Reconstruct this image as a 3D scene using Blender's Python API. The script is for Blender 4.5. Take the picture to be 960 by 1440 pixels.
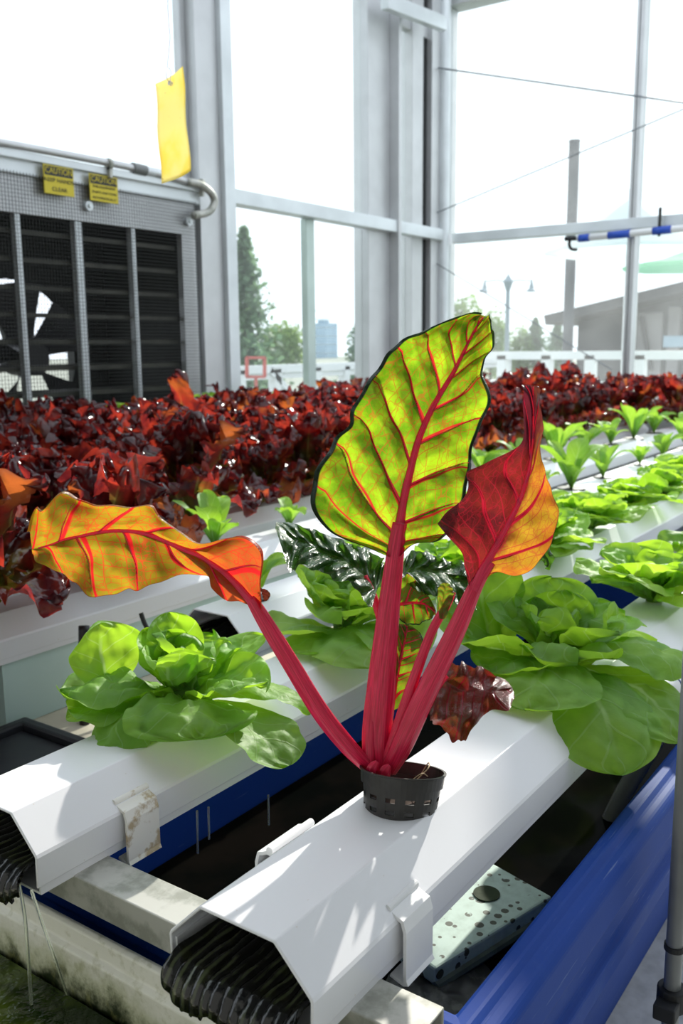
import bpy, math, random
from mathutils import Vector, Matrix, noise
import numpy as np
D = bpy.data
for o in list(D.objects): D.objects.remove(o)
SC = bpy.context.scene
COL = SC.collection
PI = math.pi
EYE = 1.05                       # camera height above the floor
# ------------------------------------------------------------------ camera
FPX, PITCH, YAW, ROLL = 1302.0, 0.17693, 0.61573, -0.00948
cp, sp = math.cos(PITCH), math.sin(PITCH)
_up = np.array([0, -cp, -sp]); _fw = np.array([0, -sp, cp]); _rt = np.array([1., 0, 0])
_c, _s = math.cos(ROLL), math.sin(ROLL)
_R = np.array([[_c, -_s, 0], [_s, _c, 0], [0, 0, 1]])
CM = np.array([_R @ (math.cos(YAW)*_fw + math.sin(YAW)*_rt),
               _R @ (math.sin(YAW)*_fw - math.cos(YAW)*_rt), _R @ _up])
def ray(x, y):
    return CM @ np.array([(x-480)/FPX, (y-720)/FPX, 1.0])
def at_z(x, y, z): d = ray(x, y); return Vector(d*(z-EYE)/d[2]) + Vector((0, 0, EYE))
def at_y(x, y, Y): d = ray(x, y); return Vector(d*Y/d[1]) + Vector((0, 0, EYE))
def at_x(x, y, X): d = ray(x, y); return Vector(d*X/d[0]) + Vector((0, 0, EYE))
def at_d(x, y, dist): return Vector(ray(x, y)*dist) + Vector((0, 0, EYE))

cam_d = D.cameras.new('camera'); cam = D.objects.new('camera', cam_d); COL.objects.link(cam)
m = np.eye(4)
m[:3, 0] = CM[:, 0]; m[:3, 1] = -CM[:, 1]; m[:3, 2] = -CM[:, 2]; m[:3, 3] = (0, 0, EYE)
cam.matrix_world = Matrix(m.tolist())
cam_d.sensor_fit = 'VERTICAL'; cam_d.sensor_height = 22.2; cam_d.sensor_width = 14.8
cam_d.lens = FPX/1440*22.2
cam_d.dof.use_dof = True; cam_d.dof.focus_distance = 0.90; cam_d.dof.aperture_fstop = 6.3
cam_d.clip_start = 0.02; cam_d.clip_end = 500
SC.camera = cam
# ------------------------------------------------------------------ light
world = D.worlds.new('sky'); SC.world = world; world.use_nodes = True
bg = world.node_tree.nodes['Background']
bg.inputs[0].default_value = (0.84, 0.915, 1.0, 1); bg.inputs[1].default_value = 1.75
sun_d = D.lights.new('sun', 'SUN'); sun = D.objects.new('sun', sun_d); COL.objects.link(sun)
sun_d.energy = 6.2; sun_d.angle = math.radians(0.7); sun_d.color = (1.0, 0.95, 0.86)
SAZ, SEL = math.radians(10), math.radians(29.5)
sdir = Vector((math.cos(SAZ)*math.cos(SEL), math.sin(SAZ)*math.cos(SEL), math.sin(SEL)))
sun.rotation_euler = sdir.to_track_quat('Z', 'Y').to_euler(); sun.location = (0, 0, 6)
vs = SC.view_settings
vs.view_transform = 'Standard'; vs.look = 'None'; vs.gamma = 1; vs.use_curve_mapping = False; vs.exposure = 0.0

# ------------------------------------------------------------------ materials
def nm(name):
    mt = D.materials.new(name); mt.use_nodes = True
    nt = mt.node_tree
    return mt, nt, nt.nodes['Principled BSDF'], nt.nodes['Material Output']
def sock(nt, a, b): nt.links.new(a, b)
def node(nt, t, **k):
    n = nt.nodes.new(t)
    for a, v in k.items(): setattr(n, a, v)
    return n
def math_n(nt, op, a, b=None, c=None, clamp=False):
    n = node(nt, 'ShaderNodeMath', operation=op); n.use_clamp = clamp
    for i, v in enumerate((a, b, c)):
        if v is None: continue
        if isinstance(v, (int, float)): n.inputs[i].default_value = v
        else: nt.links.new(v, n.inputs[i])
    return n.outputs[0]
def mixc(nt, f, a, b, bt='MIX'):
    n = node(nt, 'ShaderNodeMix', data_type='RGBA', blend_type=bt)
    for i, v in ((0, f), (6, a), (7, b)):
        if isinstance(v, (int, float)): n.inputs[i].default_value = v
        elif isinstance(v, tuple): n.inputs[i].default_value = (*v[:3], 1)
        else: nt.links.new(v, n.inputs[i])
    return n.outputs[2]
def ramp(nt, f, a, b):   # smooth 0..1 step between a and b
    n = node(nt, 'ShaderNodeMapRange', interpolation_type='SMOOTHSTEP')
    nt.links.new(f, n.inputs[0]); n.inputs[1].default_value = a; n.inputs[2].default_value = b
    return n.outputs[0]
def tex_noise(nt, scale, detail=3, vec=None, rough=.5):
    n = node(nt, 'ShaderNodeTexNoise'); n.inputs['Scale'].default_value = scale; n.inputs['Detail'].default_value = detail
    n.inputs['Roughness'].default_value = rough
    if vec is not None: nt.links.new(vec, n.inputs['Vector'])
    return n.outputs[0]
def coords(nt, kind='Object'): return node(nt, 'ShaderNodeTexCoord').outputs[kind]
def geo_pos(nt): return node(nt, 'ShaderNodeNewGeometry').outputs['Position']
def bump(nt, h, strength, dist, P):
    b = node(nt, 'ShaderNodeBump'); b.inputs['Strength'].default_value = strength; b.inputs['Distance'].default_value = dist
    nt.links.new(h, b.inputs['Height']); nt.links.new(b.outputs[0], P.inputs['Normal']); return b.outputs[0]

def simple(name, col, rough=.5, metal=0, spec=.5, var=0, vscale=20, bmp=0, bscale=60, **k):
    mt, nt, P, O = nm(name)
    P.inputs['Base Color'].default_value = (*col, 1); P.inputs['Roughness'].default_value = rough
    P.inputs['Metallic'].default_value = metal; P.inputs['Specular IOR Level'].default_value = spec
    if var:
        n = tex_noise(nt, vscale, 4, coords(nt))
        c = mixc(nt, ramp(nt, n, .3, .7), tuple(x*(1-var) for x in col), tuple(min(1, x*(1+var)) for x in col))
        sock(nt, c, P.inputs['Base Color'])
    if bmp: bump(nt, tex_noise(nt, bscale, 3, coords(nt)), bmp, .002, P)
    for a, v in k.items(): P.inputs[a.replace('_', ' ')].default_value = v
    return mt
def stained(name, base, stain, rough=.4, scale=18, lo=.58, hi=.72, amt=.7, speck=True, metal=0, fine=140):
    mt, nt, P, O = nm(name)
    P.inputs['Roughness'].default_value = rough; P.inputs['Metallic'].default_value = metal
    pos = coords(nt)
    n = tex_noise(nt, scale, 5, pos, .6)
    f = math_n(nt, 'MULTIPLY', ramp(nt, n, lo, hi), amt)
    c = mixc(nt, f, base, stain)
    if speck:
        n2 = tex_noise(nt, fine, 2, pos)
        c = mixc(nt, math_n(nt, 'MULTIPLY', ramp(nt, n2, .74, .8), .6), c, stain)
    sock(nt, c, P.inputs['Base Color'])
    bump(nt, n, .15, .002, P)
    return mt

M = {}
M['pvc'] = stained('white_pvc', (.80, .81, .84), (.55, .47, .36), .32, 9, .66, .82, .35)
M['pvc_dirty'] = stained('stained_white_clip', (.80, .79, .74), (.36, .24, .08), .5, 45, .50, .62, .75, fine=300)
M['clip'] = simple('white_clip_plastic', (.80, .81, .82), .4, var=.03)
M['alu'] = simple('weathered_aluminium', (.56, .57, .58), .42, .5, var=.05, vscale=7, bmp=.05)
M['alu_pale'] = simple('pale_mill_aluminium', (.66, .70, .72), .38, .35, var=.08, vscale=5)
M['alu_green'] = simple('greenish_aluminium', (.50, .60, .56), .4, .3, var=.08, vscale=5)
M['galv'] = stained('dirty_galvanised_steel', (.50, .50, .46), (.22, .23, .19), .5, 26, .42, .62, .7, metal=.3)
M['rubber'] = simple('black_rubber', (.012, .013, .014), .7)
M['dark'] = simple('dark_housing_paint', (.018, .02, .017), .6, var=.2)
M['blade'] = simple('dusty_louvre_blade', (.055, .055, .042), .6, .1, var=.3, vscale=12)
M['fan'] = simple('dark_fan_paint', (.06, .06, .065), .45, .2)
M['wire'] = simple('grey_mesh_wire', (.03, .032, .03), .6, .2)
M['bluep'] = None
M['blackp'] = simple('black_tote_plastic', (.018, .02, .026), .4, bmp=.1)
M['pot'] = simple('black_net_pot_plastic', (.020, .018, .016), .45, var=.35, vscale=60, bmp=.1)
M['yellow'] = None
M['ink'] = simple('black_sticker_ink', (.012, .012, .01), .5)
M['stick'] = simple('yellow_sticker_vinyl', (.62, .50, .015), .5)
M['hose'] = simple('black_rubber_hose', (.012, .012, .014), .45)
M['greyhose'] = simple('grey_hose', (.30, .33, .33), .5)
M['pipe'] = simple('grey_plastic_pipe', (.16, .17, .17), .35, var=.1)
M['pvcpipe'] = simple('white_plastic_pipe', (.78, .79, .8), .3)
M['bluemark'] = simple('blue_print', (.01, .03, .22), .4)
M['tape'] = simple('blue_tape', (.012, .07, .45), .4)
M['cable'] = simple('steel_cable', (.20, .22, .24), .4, .6)
M['concrete'] = simple('pale_concrete', (.48, .49, .49), .8, var=.14, vscale=30, bmp=.3)
M['ground'] = simple('outdoor_paving', (.22, .24, .20), .9, var=.15, vscale=2)
M['knee'] = simple('kneewall_panel', (.42, .45, .45), .5, .2)
M['string'] = simple('lilac_string', (.55, .52, .62), .7)
M['root'] = simple('pale_root', (.55, .42, .25), .7)
M['rail_paint'] = simple('white_rail_paint', (.78, .80, .82), .35)
M['tree_trunk'] = simple('bark', (.10, .08, .06), .9)
M['slate'] = simple('slate_grey_wall', (.075, .075, .085), .7, var=.1, vscale=2)
M['palewall'] = simple('pale_wall_panel', (.24, .23, .24), .7)
M['roofm'] = simple('dark_roof', (.04, .04, .045), .7)
M['glassdark'] = simple('office_glass', (.30, .42, .52), .2, .2)
M['awning'] = simple('pale_green_canvas', (.38, .62, .50), .7)
M['canvas'] = simple('white_canvas', (.72, .78, .80), .7)
for _k, _c in (('canvas', (.85, .90, .92)), ('awning', (.50, .78, .62))):
    mt, nt, P, O = nm('translucent_'+_k); M[_k] = mt; P.inputs['Base Color'].default_value = (*_c, 1); P.inputs['Roughness'].default_value = .8
    tr = node(nt, 'ShaderNodeBsdfTranslucent'); tr.inputs[0].default_value = (*_c, 1); mx = node(nt, 'ShaderNodeMixShader'); mx.inputs[0].default_value = .7
    sock(nt, P.outputs[0], mx.inputs[1]); sock(nt, tr.outputs[0], mx.inputs[2]); sock(nt, mx.outputs[0], O.inputs[0])
M['red_refl'] = simple('reflection_red', (.60, .12, .10), .6)
M['board'] = None
M['slate_in'] = simple('grey_blocker_panel', (.30, .31, .31), .8)  # for the unseen panels added to hold back ambient light

# blue moulded plastic with scuffs
mt, nt, P, O = nm('blue_moulded_plastic'); M['bluep'] = mt
pos = coords(nt)
n = tex_noise(nt, 14, 5, pos, .65)
sc = node(nt, 'ShaderNodeMapping'); sc.inputs['Scale'].default_value = (4, 90, 90); sock(nt, pos, sc.inputs[0])
n2 = tex_noise(nt, 3, 3, sc.outputs[0])
c = mixc(nt, math_n(nt, 'MULTIPLY', ramp(nt, n, .55, .8), .35), (.004, .045, .28), (.05, .11, .32))
c = mixc(nt, math_n(nt, 'MULTIPLY', ramp(nt, n2, .66, .76), .35), c, (.30, .38, .55))
sock(nt, c, P.inputs['Base Color']); P.inputs['Roughness'].default_value = .6; P.inputs['Specular IOR Level'].default_value = .18
bump(nt, n, .12, .003, P)

# white tank with algae towards the water line (stain follows the height: it grows above the water)
mt, nt, P, O = nm('algae_stained_white_tank'); M['tank'] = mt
g = geo_pos(nt); sx = node(nt, 'ShaderNodeSeparateXYZ'); sock(nt, g, sx.inputs[0])
n = tex_noise(nt, 22, 6, g, .65); n3 = tex_noise(nt, 70, 4, g, .6)
h = math_n(nt, 'ADD', sx.outputs[2], math_n(nt, 'MULTIPLY', math_n(nt, 'SUBTRACT', n, .5), .09))
f1 = math_n(nt, 'SUBTRACT', 1.0, ramp(nt, h, .448, .490))
f2 = math_n(nt, 'SUBTRACT', 1.0, ramp(nt, h, .440, .466))
c = mixc(nt, math_n(nt, 'MULTIPLY', f1, .6), (.80, .79, .70), (.26, .30, .06))
c = mixc(nt, f2, c, (.012, .022, .004))
c = mixc(nt, math_n(nt, 'MULTIPLY', ramp(nt, n3, .52, .7), .35), c, (.30, .30, .10))
sock(nt, c, P.inputs['Base Color']); P.inputs['Roughness'].default_value = .45
bump(nt, n, .3, .004, P)

def water(name, c0, c1, bs, rough=.04):
    mt, nt, P, O = nm(name)
    g = geo_pos(nt)
    n = tex_noise(nt, 9, 4, g, .6); sock(nt, mixc(nt, ramp(nt, n, .4, .68), c0, c1), P.inputs['Base Color'])
    P.inputs['Roughness'].default_value = rough; P.inputs['IOR'].default_value = 1.33
    if bs < 10: P.inputs['Roughness'].default_value = .08; P.inputs['IOR'].default_value = 1.04
    w = tex_noise(nt, bs, 3, g, .55); bump(nt, w, .55 if bs > 10 else .1, .012, P)
    return mt
M['water_green'] = water('green_algae_water', (.008, .018, .003), (.09, .13, .012), 45)
M['water_dark'] = water('dark_tank_water', (.0025, .003, .0025), (.006, .005, .004), 5)
mt, nt, P, O = nm('black_slime'); M['slime'] = mt
_uv = node(nt, 'ShaderNodeUVMap', uv_map='leaf'); _s = node(nt, 'ShaderNodeSeparateXYZ'); sock(nt, _uv.outputs[0], _s.inputs[0])
g = coords(nt); n = tex_noise(nt, 60, 4, g, .6)
_c = mixc(nt, ramp(nt, n, .5, .75), (.003, .003, .003), (.018, .021, .004))
_f = math_n(nt, 'FRACT', math_n(nt, 'MULTIPLY', math_n(nt, 'ADD', _s.outputs[1], 1.0), 6.5))
_f = math_n(nt, 'SUBTRACT', 1.0, ramp(nt, math_n(nt, 'ABSOLUTE', math_n(nt, 'SUBTRACT', _f, .5)), .03, .12))
_f = math_n(nt, 'MULTIPLY', _f, ramp(nt, tex_noise(nt, 26, 2, g), .42, .6)); _f = math_n(nt, 'MULTIPLY', _f, .3)
sock(nt, mixc(nt, _f, _c, (.20, .24, .12)), P.inputs['Base Color'])  # pale green highlight lines along the rib crests, painted into the colour
P.inputs['Roughness'].default_value = .1; bump(nt, tex_noise(nt, 140, 3, g), .35, .002, P)
mt, nt, P, O = nm('clear_water'); M['clear'] = mt
P.inputs['Transmission Weight'].default_value = .85; P.inputs['Roughness'].default_value = .03; P.inputs['IOR'].default_value = 1.33
P.inputs['Base Color'].default_value = (.92, .97, .85, 1)
mt, nt, P, O = nm('cloudy_clear_tube'); M['cleartube'] = mt
P.inputs['Transmission Weight'].default_value = .6; P.inputs['Roughness'].default_value = .2; P.inputs['Base Color'].default_value = (.5, .5, .45, 1)
# floating foam board with algae dots
mt, nt, P, O = nm('speckled_foam_board'); M['board'] = mt
g = coords(nt)
v = node(nt, 'ShaderNodeTexVoronoi'); v.inputs['Scale'].default_value = 68; sock(nt, g, v.inputs['Vector'])
sz = node(nt, 'ShaderNodeSeparateColor'); sock(nt, v.outputs['Color'], sz.inputs[0])
th = math_n(nt, 'MULTIPLY', sz.outputs[0], .46)
dots = math_n(nt, 'LESS_THAN', v.outputs['Distance'], th)
n = tex_noise(nt, 60, 4, g, .6)
dots = math_n(nt, 'MULTIPLY', dots, ramp(nt, n, .30, .38))
c = mixc(nt, ramp(nt, n, .35, .75), (.58, .72, .66), (.44, .56, .50))
c = mixc(nt, math_n(nt, 'MULTIPLY', dots, .93), c, (.035, .03, .01))
sock(nt, c, P.inputs['Base Color']); P.inputs['Roughness'].default_value = .6
M['foam_side'] = simple('algae_dark_foam_edge', (.10, .13, .11), .6, var=.3)
M['hole'] = simple('mossy_hole', (.02, .035, .008), .8, var=.4, bmp=.5)
M['scum'] = stained('grey_foam_scum', (.075, .075, .07), (.008, .008, .008), .5, 40, .42, .55, .9)
M['aqua'] = stained('pale_aqua_panel', (.50, .66, .63), (.62, .74, .70), .5, 8, .45, .75, .5, speck=False)
M['beige'] = simple('beige_board', (.62, .57, .45), .6, var=.08)

# yellow sticky card (translucent)
mt, nt, P, O = nm('yellow_sticky_card'); M['yellow'] = mt
g = coords(nt); n = tex_noise(nt, 14, 3, g)
sp_ = node(nt, 'ShaderNodeTexVoronoi'); sp_.inputs['Scale'].default_value = 55; sock(nt, g, sp_.inputs['Vector'])
c = mixc(nt, ramp(nt, n, .42, .62), (.96, .88, .46), (.96, .83, .26))
c = mixc(nt, math_n(nt, 'LESS_THAN', sp_.outputs['Distance'], .05), c, (.35, .2, .04))
tr = node(nt, 'ShaderNodeBsdfTranslucent'); sock(nt, c, tr.inputs[0]); sock(nt, c, P.inputs['Base Color']); P.inputs['Roughness'].default_value = .4
mx = node(nt, 'ShaderNodeMixShader'); mx.inputs[0].default_value = .6
sock(nt, P.outputs[0], mx.inputs[1]); sock(nt, tr.outputs[0], mx.inputs[2]); sock(nt, mx.outputs[0], O.inputs[0])

# window glass with a faint uneven milky veil mixed in
mt, nt, P, O = nm('hazy_window_glass'); M['glass'] = mt
tp = node(nt, 'ShaderNodeBsdfTransparent'); tp.inputs[0].default_value = (.97, .99, .98, 1)
df = node(nt, 'ShaderNodeBsdfTranslucent'); df.inputs[0].default_value = (.95, .98, 1, 1)
g = geo_pos(nt); n = tex_noise(nt, 3, 4, g)
mr = node(nt, 'ShaderNodeMapRange'); sock(nt, n, mr.inputs[0]); mr.inputs[1].default_value = .3; mr.inputs[2].default_value = .7
mr.inputs[3].default_value = .03; mr.inputs[4].default_value = .07
m1 = node(nt, 'ShaderNodeMixShader'); sock(nt, mr.outputs[0], m1.inputs[0]); sock(nt, tp.outputs[0], m1.inputs[1]); sock(nt, df.outputs[0], m1.inputs[2])
gl = node(nt, 'ShaderNodeBsdfGlossy'); gl.inputs['Roughness'].default_value = .05
fr = node(nt, 'ShaderNodeLayerWeight'); fr.inputs[0].default_value = .5
m2 = node(nt, 'ShaderNodeMixShader'); sock(nt, math_n(nt, 'MULTIPLY', math_n(nt, 'POWER', fr.outputs[1], 4.0), .3), m2.inputs[0]); sock(nt, m1.outputs[0], m2.inputs[1]); sock(nt, gl.outputs[0], m2.inputs[2])
sock(nt, m2.outputs[0], O.inputs[0])

def leaf_out(nt, P, O, col, tcol, tw, rough=.4, spec=.5):
    P.inputs['Roughness'].default_value = rough; P.inputs['Specular IOR Level'].default_value = spec
    sock(nt, col, P.inputs['Base Color'])
    tr = node(nt, 'ShaderNodeBsdfTranslucent'); sock(nt, tcol, tr.inputs[0])
    mx = node(nt, 'ShaderNodeMixShader')
    if isinstance(tw, float): mx.inputs[0].default_value = tw
    else: sock(nt, tw, mx.inputs[0])
    sock(nt, P.outputs[0], mx.inputs[1]); sock(nt, tr.outputs[0], mx.inputs[2]); sock(nt, mx.outputs[0], O.inputs[0])
    return tr
def leaf_uv(nt):
    uv = node(nt, 'ShaderNodeUVMap', uv_map='leaf'); s = node(nt, 'ShaderNodeSeparateXYZ'); sock(nt, uv.outputs[0], s.inputs[0])
    return uv.outputs[0], s.outputs[0], s.outputs[1]

def vein_mask(nt, u, v, slopeL, slopeR, n, wmain, warp, vec):
    """lateral veins that leave the midrib (v=0) and sweep towards the tip"""
    w = tex_noise(nt, 9, 2, vec)
    w = math_n(nt, 'MULTIPLY', math_n(nt, 'SUBTRACT', w, .5), warp)
    av = math_n(nt, 'ABSOLUTE', v)
    side = math_n(nt, 'LESS_THAN', v, 0)
    sl = math_n(nt, 'ADD', math_n(nt, 'MULTIPLY', side, slopeL-slopeR), slopeR)
    t = math_n(nt, 'SUBTRACT', math_n(nt, 'ADD', u, w), math_n(nt, 'MULTIPLY', math_n(nt, 'POWER', av, .85), sl))
    t = math_n(nt, 'ADD', t, math_n(nt, 'MULTIPLY', side, .5/n))
    fr = math_n(nt, 'FRACT', math_n(nt, 'ADD', math_n(nt, 'MULTIPLY', t, n), 20.0))
    d = math_n(nt, 'ABSOLUTE', math_n(nt, 'SUBTRACT', fr, .5))
    wd = math_n(nt, 'MULTIPLY', math_n(nt, 'SUBTRACT', 1.15, math_n(nt, 'MULTIPLY', av, .75)), wmain)
    r = math_n(nt, 'DIVIDE', d, wd)
    return math_n(nt, 'SUBTRACT', 1.0, ramp(nt, r, .6, 1.25))

def chard_mat(name, blade, blade2, tblade, tblade2, vein, tvein, n=7, sl=(.25, .12), wm=.07, tw=.62, marg=(.012, .035, .014), edge=.985, tipdark=None, net=75, split=None, rough=.38, netamt=.75, basered=False):
    mt, nt, P, O = nm(name)
    uv, u, v = leaf_uv(nt); vec = coords(nt)
    ns = tex_noise(nt, 28, 5, vec, .6)
    nb = ramp(nt, ns, .35, .68)
    col = mixc(nt, nb, blade, blade2); tcol = mixc(nt, nb, tblade, tblade2)
    if split:
        f = ramp(nt, math_n(nt, 'ADD', v, math_n(nt, 'MULTIPLY', math_n(nt, 'SUBTRACT', ns, .5), .8)), split[0], split[1])
        col = mixc(nt, f, col, split[2]); tcol = mixc(nt, f, tcol, mixc(nt, nb, split[3], split[4]))
    if basered:
        fb_ = math_n(nt, 'SUBTRACT', 1.0, ramp(nt, math_n(nt, 'ADD', u, math_n(nt, 'MULTIPLY', math_n(nt, 'SUBTRACT', ns, .5), .3)), .12, .42))
        fb_ = math_n(nt, 'MULTIPLY', fb_, .75); col = mixc(nt, fb_, col, (.25, .02, .015)); tcol = mixc(nt, fb_, tcol, (.60, .045, .02))
        big = ramp(nt, tex_noise(nt, 22, 3, vec), .52, .66); big = math_n(nt, 'MULTIPLY', big, .6)
        col = mixc(nt, big, col, (.08, .05, .008)); tcol = mixc(nt, big, tcol, (.16, .13, .008))
    # fine network
    wv = node(nt, 'ShaderNodeTexNoise'); wv.inputs['Scale'].default_value = 60; sock(nt, vec, wv.inputs['Vector'])
    vm = node(nt, 'ShaderNodeVectorMath', operation='MULTIPLY_ADD'); sock(nt, wv.outputs[1], vm.inputs[0]); vm.inputs[1].default_value = (.022,)*3; sock(nt, vec, vm.inputs[2])
    def netm(scale, a, b):
        vo = node(nt, 'ShaderNodeTexVoronoi', feature='DISTANCE_TO_EDGE'); vo.inputs['Scale'].default_value = scale; sock(nt, vm.outputs[0], vo.inputs['Vector'])
        return math_n(nt, 'SUBTRACT', 1.0, ramp(nt, vo.outputs['Distance'], a, b))
    n1 = math_n(nt, 'MULTIPLY', netm(net, .008, .05), netamt); n2 = math_n(nt, 'MULTIPLY', netm(net*2.7, .01, .09), netamt*.35)
    vm_ = vein_mask(nt, u, v, sl[0], sl[1], n, wm, .10, vec)
    wn_ = math_n(nt, 'MULTIPLY', math_n(nt, 'SUBTRACT', tex_noise(nt, 45, 3, vec), .5), .9)
    av_ = math_n(nt, 'ABSOLUTE', v)
    lad = math_n(nt, 'FRACT', math_n(nt, 'ADD', math_n(nt, 'ADD', math_n(nt, 'MULTIPLY', av_, 5.5), math_n(nt, 'MULTIPLY', u, n*.7)), wn_))
    lad = math_n(nt, 'SUBTRACT', 1.0, ramp(nt, math_n(nt, 'ABSOLUTE', math_n(nt, 'SUBTRACT', lad, .5)), .025, .075))
    lad = math_n(nt, 'MULTIPLY', lad, netamt)
    vm2 = math_n(nt, 'MULTIPLY', vein_mask(nt, u, v, sl[0], sl[1], n*2, wm*.5, .16, vec), .7)
    allv = math_n(nt, 'MAXIMUM', math_n(nt, 'MAXIMUM', vm_, vm2), math_n(nt, 'MAXIMUM', lad, math_n(nt, 'MAXIMUM', n1, n2)))
    # rosy base of the blade near the stalk
    col = mixc(nt, allv, col, vein); tcol = mixc(nt, allv, tcol, tvein)
    if tipdark:
        td = ramp(nt, math_n(nt, 'ADD', u, math_n(nt, 'MULTIPLY', math_n(nt, 'SUBTRACT', ns, .5), .2)), tipdark, tipdark+.12)
        td = math_n(nt, 'MULTIPLY', td, .88); col = mixc(nt, td, col, (.07, .012, .03)); tcol = mixc(nt, td, tcol, (.12, .01, .02))
    mg = ramp(nt, math_n(nt, 'ABSOLUTE', v), edge, edge+.012)
    col = mixc(nt, mg, col, marg); tcol = mixc(nt, mg, tcol, tuple(x*.6 for x in marg))
    leaf_out(nt, P, O, col, tcol, tw, rough)
    bh = math_n(nt, 'ADD', math_n(nt, 'MULTIPLY', allv, -1.0), math_n(nt, 'MULTIPLY', ns, .6))
    bump(nt, bh, .5, .002, P)
    return mt
VEIN, TV = (.32, .006, .018), (.80, .012, .03)
M['chard_green'] = chard_mat('green_chard_blade', (.06, .15, .01), (.10, .22, .015), (.12, .30, .004), (.44, .70, .016), VEIN, (.55, .03, .02), net=62, netamt=.5, edge=.875, n=9, wm=.05)
M['chard_orange'] = chard_mat('orange_chard_blade', (.22, .07, .01), (.16, .13, .012), (.50, .32, .012), (.38, .34, .015), (.36, .006, .016), (.85, .02, .02), n=6, sl=(-.08, -.12), net=85, netamt=.6, basered=True, marg=(.3, .05, .02))
M['chard_red'] = chard_mat('maroon_chard_blade', (.115, .014, .016), (.17, .02, .02), (.10, .006, .008), (.24, .018, .010), (.26, .006, .025), (.50, .01, .03), n=5, sl=(.3, .2), net=85, netamt=.45, tipdark=.60, tw=.55,
    split=(.05, .35, (.24, .07, .015), (.62, .20, .012), (.66, .42, .02)), marg=(.14, .02, .03))
M['chard_dark'] = chard_mat('dark_green_chard_blade', (.014, .05, .016), (.02, .07, .018), (.06, .22, .012), (.12, .34, .015), (.03, .07, .02), (.12, .2, .02), net=70, tw=.3, rough=.22, netamt=.5, marg=(.012, .05, .015), edge=2.)
M['chard_mid'] = chard_mat('mid_green_chard_blade', (.03, .09, .012), (.05, .12, .015), (.12, .30, .008), (.26, .46, .015), VEIN, (.45, .02, .02), net=70, tw=.5, edge=.93, netamt=.45, wm=.05)
M['chard_brown'] = chard_mat('brown_maroon_chard_blade', (.10, .018, .016), (.06, .035, .015), (.22, .03, .012), (.18, .07, .012), (.16, .01, .02), (.3, .01, .02), net=70, tw=.3, rough=.3, netamt=.5, edge=2.)

# chard stalk
mt, nt, P, O = nm('crimson_chard_stalk'); M['stalk'] = mt
uv, u, v = leaf_uv(nt)
mp = node(nt, 'ShaderNodeMapping'); mp.inputs['Scale'].default_value = (2.2, 26, 1); sock(nt, uv, mp.inputs[0])
n = tex_noise(nt, 1.6, 4, mp.outputs[0], .6)
c = mixc(nt, ramp(nt, n, .35, .7), (.50, .003, .035), (.80, .022, .10))
sock(nt, c, P.inputs['Base Color']); P.inputs['Roughness'].default_value = .3
P.inputs['Subsurface Weight'].default_value = .3; P.inputs['Subsurface Radius'].default_value = (.02, .003, .004); P.inputs['Subsurface Scale'].default_value = .5
bump(nt, n, .25, .0015, P)

def butter_mat(name, a, b, ta, tb, tw=.52):
    mt, nt, P, O = nm(name); uv, u, v = leaf_uv(nt); vec = coords(nt)
    n = tex_noise(nt, 16, 4, vec, .55)
    f = ramp(nt, n, .3, .7)
    rib = math_n(nt, 'MULTIPLY', math_n(nt, 'SUBTRACT', 1., ramp(nt, math_n(nt, 'ABSOLUTE', v), .015, .07)), math_n(nt, 'SUBTRACT', 1., ramp(nt, u, .45, .95)))
    vn = vein_mask(nt, u, v, .28, .28, 5, .045, .12, vec)
    vv = math_n(nt, 'MAXIMUM', rib, math_n(nt, 'MULTIPLY', vn, .38))
    col = mixc(nt, f, a, b); tcol = mixc(nt, f, ta, tb)
    col = mixc(nt, vv, col, (.42, .62, .24)); tcol = mixc(nt, vv, tcol, (.62, .85, .25))
    leaf_out(nt, P, O, col, tcol, tw, .52, .45)
    bh = math_n(nt, 'ADD', math_n(nt, 'MULTIPLY', vn, -1.2), math_n(nt, 'MULTIPLY', tex_noise(nt, 85, 2, vec), 1.6))
    bump(nt, bh, .45, .0022, P)
    return mt
M['butter'] = butter_mat('butterhead_leaf', (.17, .36, .06), (.25, .46, .09), (.34, .62, .02), (.52, .80, .04))
M['butter2'] = butter_mat('butterhead_leaf_pale', (.22, .42, .08), (.31, .52, .11), (.44, .72, .03), (.60, .86, .07))
M['seedling'] = butter_mat('seedling_leaf', (.13, .30, .05), (.20, .40, .07), (.34, .62, .03), (.5, .78, .06), .45)

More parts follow.
